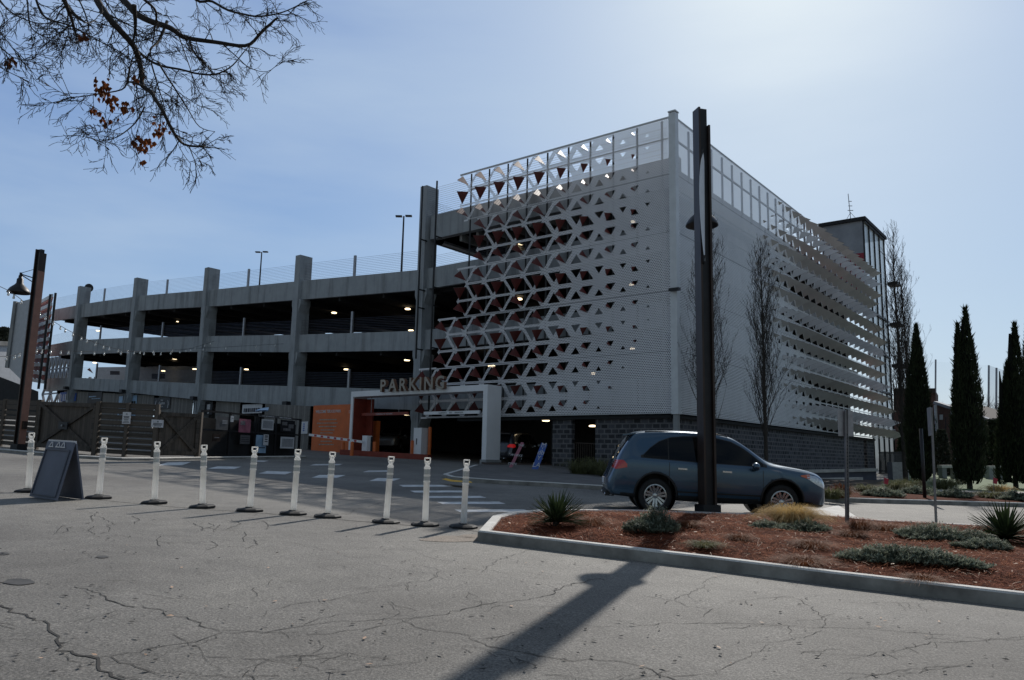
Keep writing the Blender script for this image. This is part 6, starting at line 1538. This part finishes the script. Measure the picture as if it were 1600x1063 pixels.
LIMBS = [([(-60, -260), (60, -110), (190, -2), (215, 30), (245, 55), (278, 68), (310, 82), (360, 90), (405, 90), (430, 70), (448, 50)], 9.0, .062),
         ([(-60, -200), (90, -60), (155, 0), (175, 35), (200, 68), (222, 98), (235, 130), (240, 158), (250, 172), (262, 190), (285, 230), (300, 245), (335, 252)], 8.4, .055),
         ([(-60, -180), (60, -50), (106, 0), (120, 30), (130, 52), (134, 80)], 7.8, .05), ([(120, 30), (135, 48), (147, 58)], 7.8, .028),
         ([(212, -10), (238, 10), (258, 40), (256, 70), (252, 92)], 8.0, .022), ([(222, 30), (224, 60), (220, 90)], 8.6, .032),
         ([(290, -30), (320, 15), (345, 25), (380, 42), (410, 48), (440, 46), (470, 36), (488, 25)], 9.6, .024),
         ([(222, 95), (255, 120), (295, 130), (340, 140), (370, 128), (398, 100), (440, 60)], 9.0, .020),
         ([(275, 55), (262, 85), (248, 100), (252, 118)], 8.9, .022), ([(310, 82), (315, 100), (330, 120), (345, 130), (372, 124)], 9.0, .016),
         ([(260, 118), (280, 150), (305, 190), (325, 220), (350, 228)], 8.8, .014), ([(240, 158), (215, 150), (205, 162), (160, 170), (120, 176), (100, 184)], 8.5, .014), ([(120, 175), (100, 150), (86, 128)], 8.5, .005), ([(123, 172), (112, 145), (103, 128)], 8.5, .005),
         ([(240, 190), (225, 215), (200, 235), (170, 243), (150, 236)], 8.3, .011), ([(170, 243), (165, 228), (160, 216)], 8.3, .004), ([(212, 152), (216, 130), (222, 108)], 8.4, .018),
         ([(60, -30), (70, 20), (85, 50), (120, 62), (150, 75), (180, 92), (205, 105)], 8.2, .017), ([(40, -20), (56, 20), (60, 60), (80, 78), (110, 85), (130, 82)], 8.0, .012),
         ([(0, -10), (12, 20), (30, 40), (65, 58), (100, 60)], 7.4, .014), ([(-20, 50), (0, 80), (20, 100), (35, 112), (60, 118)], 7.0, .012), ([(-20, 90), (5, 118), (22, 132), (50, 145)], 7.0, .009),
         ([(130, 0), (150, 50), (155, 80), (160, 100)], 8.6, .012), ([(180, -10), (178, 20), (200, 55)], 8.8, .016), ([(250, 120), (262, 160), (270, 185), (275, 215)], 8.6, .011), ([(235, 130), (228, 158), (232, 185), (232, 205)], 8.4, .011),
         ([(360, 90), (385, 112), (405, 128), (432, 134), (452, 118)], 9.2, .009), ([(290, 70), (305, 110), (318, 150), (330, 175)], 9.1, .010), ([(170, 40), (195, 50), (240, 75), (262, 88)], 8.9, .012), ([(255, 172), (262, 150), (290, 165), (330, 190)], 9.0, .009),
         ([(-15, 20), (2, 60), (3, -20)], 6.6, .02), ([(300, 245), (318, 262), (328, 275)], 8.6, .004), ([(285, 232), (300, 262), (312, 278)], 8.6, .004), ([(330, 252), (352, 240), (358, 236)], 8.6, .004)]
for li_, (pp, Y, r0) in enumerate(LIMBS):
    P_ = [at(x-14, y-22+(8 if y < 20 else 0), Y+.25*math.sin(i*1.1+li_)) for i, (x, y) in enumerate(pp)]
    if pp[0][0] == -60: P_ = [hub]+P_
    D_ = []
    for i in range(len(P_)-1):
        for k in range(4):
            u = k/4; p0, p1, p2, p3 = P_[max(i-1, 0)], P_[i], P_[i+1], P_[min(i+2, len(P_)-1)]
            v = .5*((2*p1)+(p2-p0)*u+(2*p0-5*p1+4*p2-p3)*u*u+(3*p1-p0-3*p2+p3)*u**3); D_.append(v+noise.noise_vector(v*2.2)*r0*.9)
    D_.append(P_[-1]); N_ = len(D_)
    okb.tube(D_, [max(.0038, .92*r0*(1-.8*i/N_)) for i in range(N_)], 7 if r0 > .02 else 5)
    for i in range(4, N_):
        if D_[i].z > at(0, -40, Y).z and r0 > .04: continue
        if rn.random() < .66:
            t_ = (D_[i]-D_[i-1]).normalized(); s = Vector((rn.uniform(-1, 1), rn.uniform(-.7, .7), rn.uniform(-1, .8))).normalized()
            twig(D_[i], (t_*.55+s*.8).normalized(), rn.uniform(.16, .42)*(1 if r0 > .008 else .55), max(.0042, min(.008, r0*.35)), 1, .05)
for (x, y, r_, n_, Y) in ((172, 155, 9, 42, 8.4), (185, 170, 5, 14, 8.4), (160, 188, 5, 10, 8.4), (262, 218, 7, 26, 8.6), (236, 238, 9, 30, 8.3), (210, 185, 7, 14, 8.4), (190, 183, 4, 6, 8.4), (172, 203, 3, 3, 8.3), (180, 210, 4, 5, 8.3), (238, 268, 3, 4, 8.3), (32, 115, 5, 10, 7.0), (225, 140, 5, 10, 8.4), (140, 75, 5, 9, 7.8)):
    for _ in range(n_): oleaf(at(x-12+rn.gauss(0, r_*.9), y-18+rn.gauss(0, r_*.9), Y+rn.gauss(0, .06)))
okb.build('limbs', 'bark_dark', OK, smooth=True); okt.build('twigs', 'bark_dark', OK); okl.build('dead_leaves', 'dead_leaf', OK)
# ---------------------------------------------------------------- background right
def bg_wall(name, lab, cat, pts, Y0, Y1, mat, kind=None):
    (xl, ytl, ybl), (xr, ytr, ybr) = pts; a, b, c, d = at(xl, ybl, Y0), at(xr, ybr, Y1), at(xr, ytr, Y1), at(xl, ytl, Y0)
    L_ = (b-a).length; mb = MB(); h = (d-a).length; mb.poly([a, b, c, d], [(0, 0), (L_, 0), (L_, h), (0, h)])
    k = (b-a).normalized(); nn_ = Vector((-k.y, k.x, 0))*6
    mb.poly([d, c, c+nn_, d+nn_]); mb.poly([b, b+nn_, c+nn_, c], [(0, 0), (6, 0), (6, h), (0, h)]); mb.poly([a, d, d+nn_, a+nn_], [(0, 0), (0, h), (6, h), (6, 0)])
    return mb, a, b, c, d
BB = thing('brick_building', 'dark ruined brick building with window openings beyond the cypresses', 'building', tuple(at(1480, 735, 75)))
mb, a, b, c, d = bg_wall('', '', '', ((1462, 631, 738), (1600, 676, 742)), 70, 62, 'brick'); mb.build('wall', 'brick', BB)
mb = MB(); mb.bar(d+UP*.1, c+UP*.1, .5, .25); mb.build('roof_edge', 'steel_grey', BB)
for px in (1465, 1491, 1540): mb = MB(); p = at(px, 690, 70-(px-1462)/138*8-.2); mb.tube([(p.x, p.y, at(px, 740, p.y).z), (p.x, p.y, at(px, 632+(px-1462)*.33, p.y).z)], .14, 6); mb.build('downpipe', 'galv', BB)
for (x0_, x1_, y0_, y1_, mt) in ((1468, 1474, 648, 656, 'warehouse_white'), (1477, 1483, 652, 672, 'sign_black'), (1468, 1475, 676, 698, 'galv'), (1489, 1493, 672, 682, 'warehouse_white'), (1483, 1489, 680, 706, 'sign_black'), (1478, 1482, 700, 712, 'sign_black')):
    Y = 70-(x0_-1462)/138*8-.12; q = [at(x0_, y1_, Y), at(x1_, y1_, Y-.3), at(x1_, y0_, Y-.3), at(x0_, y0_, Y)]; mb = MB(); mb.poly(q); mb.build('window', mt, BB)
B2 = thing('brick_building', 'low dark brown brick wing between the glass stair tower and the first cypress', 'building', tuple(at(1400, 740, 80)))
mb, a, b, c, d = bg_wall('', '', '', ((1396, 611, 740), (1462, 611, 740)), 82, 80, 'brick'); mb.build('wall', 'brick', B2); mb = MB(); mb.bar(d, c, .6, .5); mb.build('parapet', 'steel_brown', B2)
B3 = thing('low_building', 'low dark building beyond the lawn between second and third cypress', 'building', tuple(at(1560, 740, 90)))
mb, a, b, c, d = bg_wall('', '', '', ((1535, 650, 742), (1640, 640, 742)), 96, 92, 'roof_dark'); mb.build('wall', 'brick', B3); mb = MB(); a, b = at(1538, 650, 91), at(1576, 650, 91); mb.bar(a, b, 1.0, .8, up=(0, 0, 1)); mb.build('roof', 'concrete', B3)
mb = MB(); a, b = at(1536, 652, 90), at(1640, 645, 90); 
for (x0_, x1_, y0_, y1_) in ((1540, 1578, 590, 651),): pass
# netting with tall poles
NT = thing('driving_range_net', 'tall blue grey netting hung between slim poles against the sky', 'net', tuple(at(1545, 700, 130)))
pn = [(1462, 562, 150), (1530, 566, 140), (1545, 571, 132), (1557, 575, 128), (1569, 579, 124), (1640, 598, 110)]
for x, y, Y in pn[0:1]+pn[2:]: mb = MB(); mb.tube([at(x-1, 735, Y), at(x, y, Y)], .16, 6); mb.build('net_pole', 'tower_cladding', NT)
mb = MB()
for (x, y, Y), (x2, y2, Y2) in zip(pn[2:-1], pn[3:]): mb.poly([at(x, 735, Y), at(x2, 735, Y2), at(x2, y2, Y2), at(x, y, Y)])
mb.build('netting', 'netting', NT)
mb = MB(); mb.poly([at(1430, 735, 150), at(1545, 735, 132), at(1545, 571, 132), at(1430, 563, 155)]); o = mb.build('netting', 'netting', NT)
for o in (o,): o.active_material = bpy.data.materials['netting'].copy(); o.active_material.node_tree.nodes['Principled BSDF'].inputs['Alpha'].default_value = .05
# far bare trees
def far_tree(px, pyt, Y, spread, lab, seed):
    p = at(px, 700, Y); b = Vector((p.x, p.y, G(p.x, p.y)-1)); H = ztop(px, pyt, b.x, b.y)-b.z; rn2 = random.Random(seed); t = thing('far_bare_tree', lab, 'tree', tuple(b)); mb = MB()
    mb.tube([b, b+UP*H*.45], [.35, .2], 6); mb.build('trunk', 'bark', t); cr_ = MB()
    def br(p, d, L_, r_, lv):
        P_ = [p]; q = p
        for k in range(4): d = (d+Vector((rn2.uniform(-.2, .2), rn2.uniform(-.2, .2), .04))).normalized(); q = q+d*L_/4; P_.append(q)
        cr_.tube(P_, [r_*(1-k*.17) for k in range(5)], 3, cap=False)
        if lv < 4:
            for k in range(3): s = Vector((rn2.uniform(-1, 1), rn2.uniform(-1, 1), rn2.uniform(-.2, .9))); br(P_[rn2.randint(2, 4)], (d+s*.75).normalized(), L_*rn2.uniform(.55, .8), r_*.55, lv+1)
    for k in range(7): a = k*2.4; br(b+UP*H*rn2.uniform(.22, .45), Vector((math.cos(a)*spread, math.sin(a)*spread, .8)).normalized(), H*.26, .14, 0)
    cr_.build('crown', 'twig', t)
far_tree(1495, 612, 110, 1.0, 'bare spreading tree seen between first and second cypress', 1); far_tree(1545, 612, 115, .8, 'bare tree behind the netting right of the second cypress', 2); far_tree(1566, 606, 112, .8, 'bare tree behind the netting left of the third cypress', 3); far_tree(1448, 615, 115, .9, 'bare tree mostly hidden behind the first cypress', 4)
def far_shrub(name, px, pyt, pyb, Y, wpx, lab, mat, seed, n=2600):
    rn2 = random.Random(seed); p = at(px, pyb, Y); H = at(px, pyt, Y).z-p.z; Wm = wpx/F*Y/2; mb = MB()
    for i in range(n):
        a = rn2.uniform(0, 6.28); k = rn2.random(); r_ = Wm*math.sqrt(max(0, 1-(k*1.0-.25)**2*1.4))*rn2.random()**.4*(1+.3*noise.noise(Vector((math.cos(a)*2, math.sin(a)*2, k*4+seed))))
        q = p+Vector((math.cos(a)*r_, math.sin(a)*r_*.6, H*k)); s = .05*Y/40*rn2.uniform(.7, 1.6); v1 = Vector((rn2.uniform(-1, 1), rn2.uniform(-1, 1), rn2.uniform(-1, 1))).normalized()*s; v2 = Vector((rn2.uniform(-1, 1), rn2.uniform(-1, 1), rn2.uniform(-1, 1))).normalized()*s; mb.poly([q-v1, q+v2, q+v1, q-v2])
    tk = MB(); tk.tube([p-UP*.3, p+UP*H*.6], .12, 5); t = thing(name, lab, 'tree' if 'tree' in lab else 'shrub', tuple(p)); mb.build('crown', mat, t); tk.build('trunk', 'bark_dark', t)
far_shrub('evergreen_shrub', 1475, 672, 745, 62, 26, 'loose green shrub before the brick building', 'far_tree', 5); far_shrub('evergreen_shrub', 1560, 655, 742, 60, 46, 'dark evergreen shrub mass between second and third cypress', 'cypress_leaf', 6, 4500); far_shrub('evergreen_shrub', 1418, 660, 745, 70, 30, 'dark shrub beside the low brick wing', 'cypress_leaf', 8)
far_shrub('evergreen_tree', 2, 512, 560, 95, 30, 'dark green tree above the white warehouse at the far left', 'far_tree', 7, 3500); far_shrub('far_bare_tree', 32, 518, 560, 100, 16, 'small grey tree right of the dark green tree at far left', 'twig', 9, 500)
# low walls with pale caps near the SUV nose
RW_ = thing('retaining_wall', 'low two step dark wall with pale caps right of the SUV', 'wall', tuple(gp(1330, 752)))
for (y0_, y1_, x1_, Yw) in ((737, 752, 1369, 44.0), (751, 765, 1345, 41.5)):
    a, b = at(1225, y0_+1, Yw-2), at(x1_, y0_-2.0, Yw); mb = MB(); zb_ = G(a.x, a.y)-.2; mb.poly([(a.x, a.y, zb_), (b.x, b.y, zb_), b, a]); mb.poly([(b.x, b.y, zb_), (b.x, b.y+2, zb_), b+Vector((0, 2, 0)), b]); mb.build('wall_face', 'plastic_grey', RW_)
    mb = MB(); mb.bar(a+UP*.02, b+UP*.02, .30, .16, up=(0, 0, 1)); mb.build('wall_cap', 'kerb', RW_)
mb = MB(); p = gp(1404, 752, .1); mb.box((p.x, p.y, p.z+.5), .9, .6, 1.1); tag(mb.build('utility_box', 'galv', bevel=.05), 'pale grey utility box beside the bare tree at the garage end', 'utility box')
for (x0_, x1_, yt, yb, Yw, lab) in ((1468, 1495, 728, 741, 52, 'pale stone bench between the first two cypresses'), (1542, 1562, 729, 741, 56, 'pale low stone block on the lawn between second and third cypress')):
    t = thing('stone_bench', lab, 'bench', tuple(at((x0_+x1_)/2, yb, Yw))); a, b = at(x0_, yt+1, Yw), at(x1_, yt+1, Yw); mb = MB(); mb.bar(a, b, .6, .18, up=(0, 0, 1)); mb.build('seat', 'kerb', t)
    for f in (.15, .85): p = a.lerp(b, f); mb = MB(); z0_ = G(p.x, p.y); mb.box((p.x, p.y, (p.z+z0_)/2), .3, .5, p.z-z0_); mb.build('leg', 'concrete', t)
for (px, py, lab) in ((1382, 770, 'small red marker flag in the planting left of the bare tree'), (1553.5, 776, 'small red marker flag on the lawn left of the third cypress')):
    g0 = gp(px, py, .15); t = thing('marker_flag', lab, 'flag', tuple(g0)); zt_ = ztop(px, 746, g0.x, g0.y); mb = MB(); mb.tube([g0, (g0.x, g0.y, zt_)], .008, 4); mb.build('wire_stake', 'galv', t)
    mb = MB(); mb.poly([(g0.x, g0.y, zt_), (g0.x+.18, g0.y, zt_-.06), (g0.x+.14, g0.y, zt_-.26), (g0.x-.02, g0.y, zt_-.22)]); mb.build('flag_cloth', 'sign_red', t)
g0 = gp(1445, 778, .15); mb = MB(); mb.tube([g0, Vector((g0.x, g0.y, ztop(1445, 670, g0.x, g0.y)))], .055, 10); tag(mb.build('steel_pole', 'steel_dark', smooth=True), 'plain dark steel pole standing before the first cypress', 'pole')
# metal picket fence by the tower
PF = thing('picket_fence', 'dark metal picket fence behind the garage end by the stair tower', 'fence', tuple(at(1390, 738, 62)))
mb = MB()
for k in range(24): x = 1374+k*1.7; mb.bar(at(x, 741, 62), at(x, 706, 62), .05)
for y in (708, 736): mb.bar(at(1373, y, 62), at(1414, y, 62), .07)
mb.build('pickets', 'steel_dark', PF)
# left background
WH = thing('white_warehouse', 'pale warehouse with a flat roof at the far left behind the fence', 'building', tuple(at(10, 620, 90)))
mb, a, b, c, d = bg_wall('', '', '', ((-120, 532, 640), (33, 538, 625)), 80, 92, 'warehouse_white'); mb.build('wall', 'warehouse_white', WH); mb = MB(); mb.bar(d, c, .6, .5); mb.build('roof_edge', 'sidewalk', WH)
DRf = thing('low_shed', 'low dark roofed shed behind the fence at the far left', 'building', tuple(at(20, 640, 55)))
mb = MB(); a, b, c, d = at(-80, 580, 60), at(0, 589, 58), at(60, 612, 56), at(60, 650, 56); mb.poly([a, b, c, d, at(-80, 650, 60)]); mb.build('shed_roof', 'roof_dark', DRf)
W2 = thing('white_warehouse', 'pale building with windows glimpsed through the lowest parking level', 'building', tuple(FL(58, 40, 0)))
mb = MB(); a, b, c, d = at(150, 625, 92), at(312, 625, 80), at(312, 572, 80), at(150, 574, 92); mb.poly([a, b, c, d]); mb.build('wall', 'warehouse_white', W2)
for x0_, x1_, y0_, y1_ in ((172, 187, 580, 586), (237, 258, 584, 592)): mb = MB(); mb.poly([at(x0_, y1_, 80), at(x1_, y1_, 79), at(x1_, y0_, 79), at(x0_, y0_, 80)]); mb.build('window', 'steel_dark', W2)
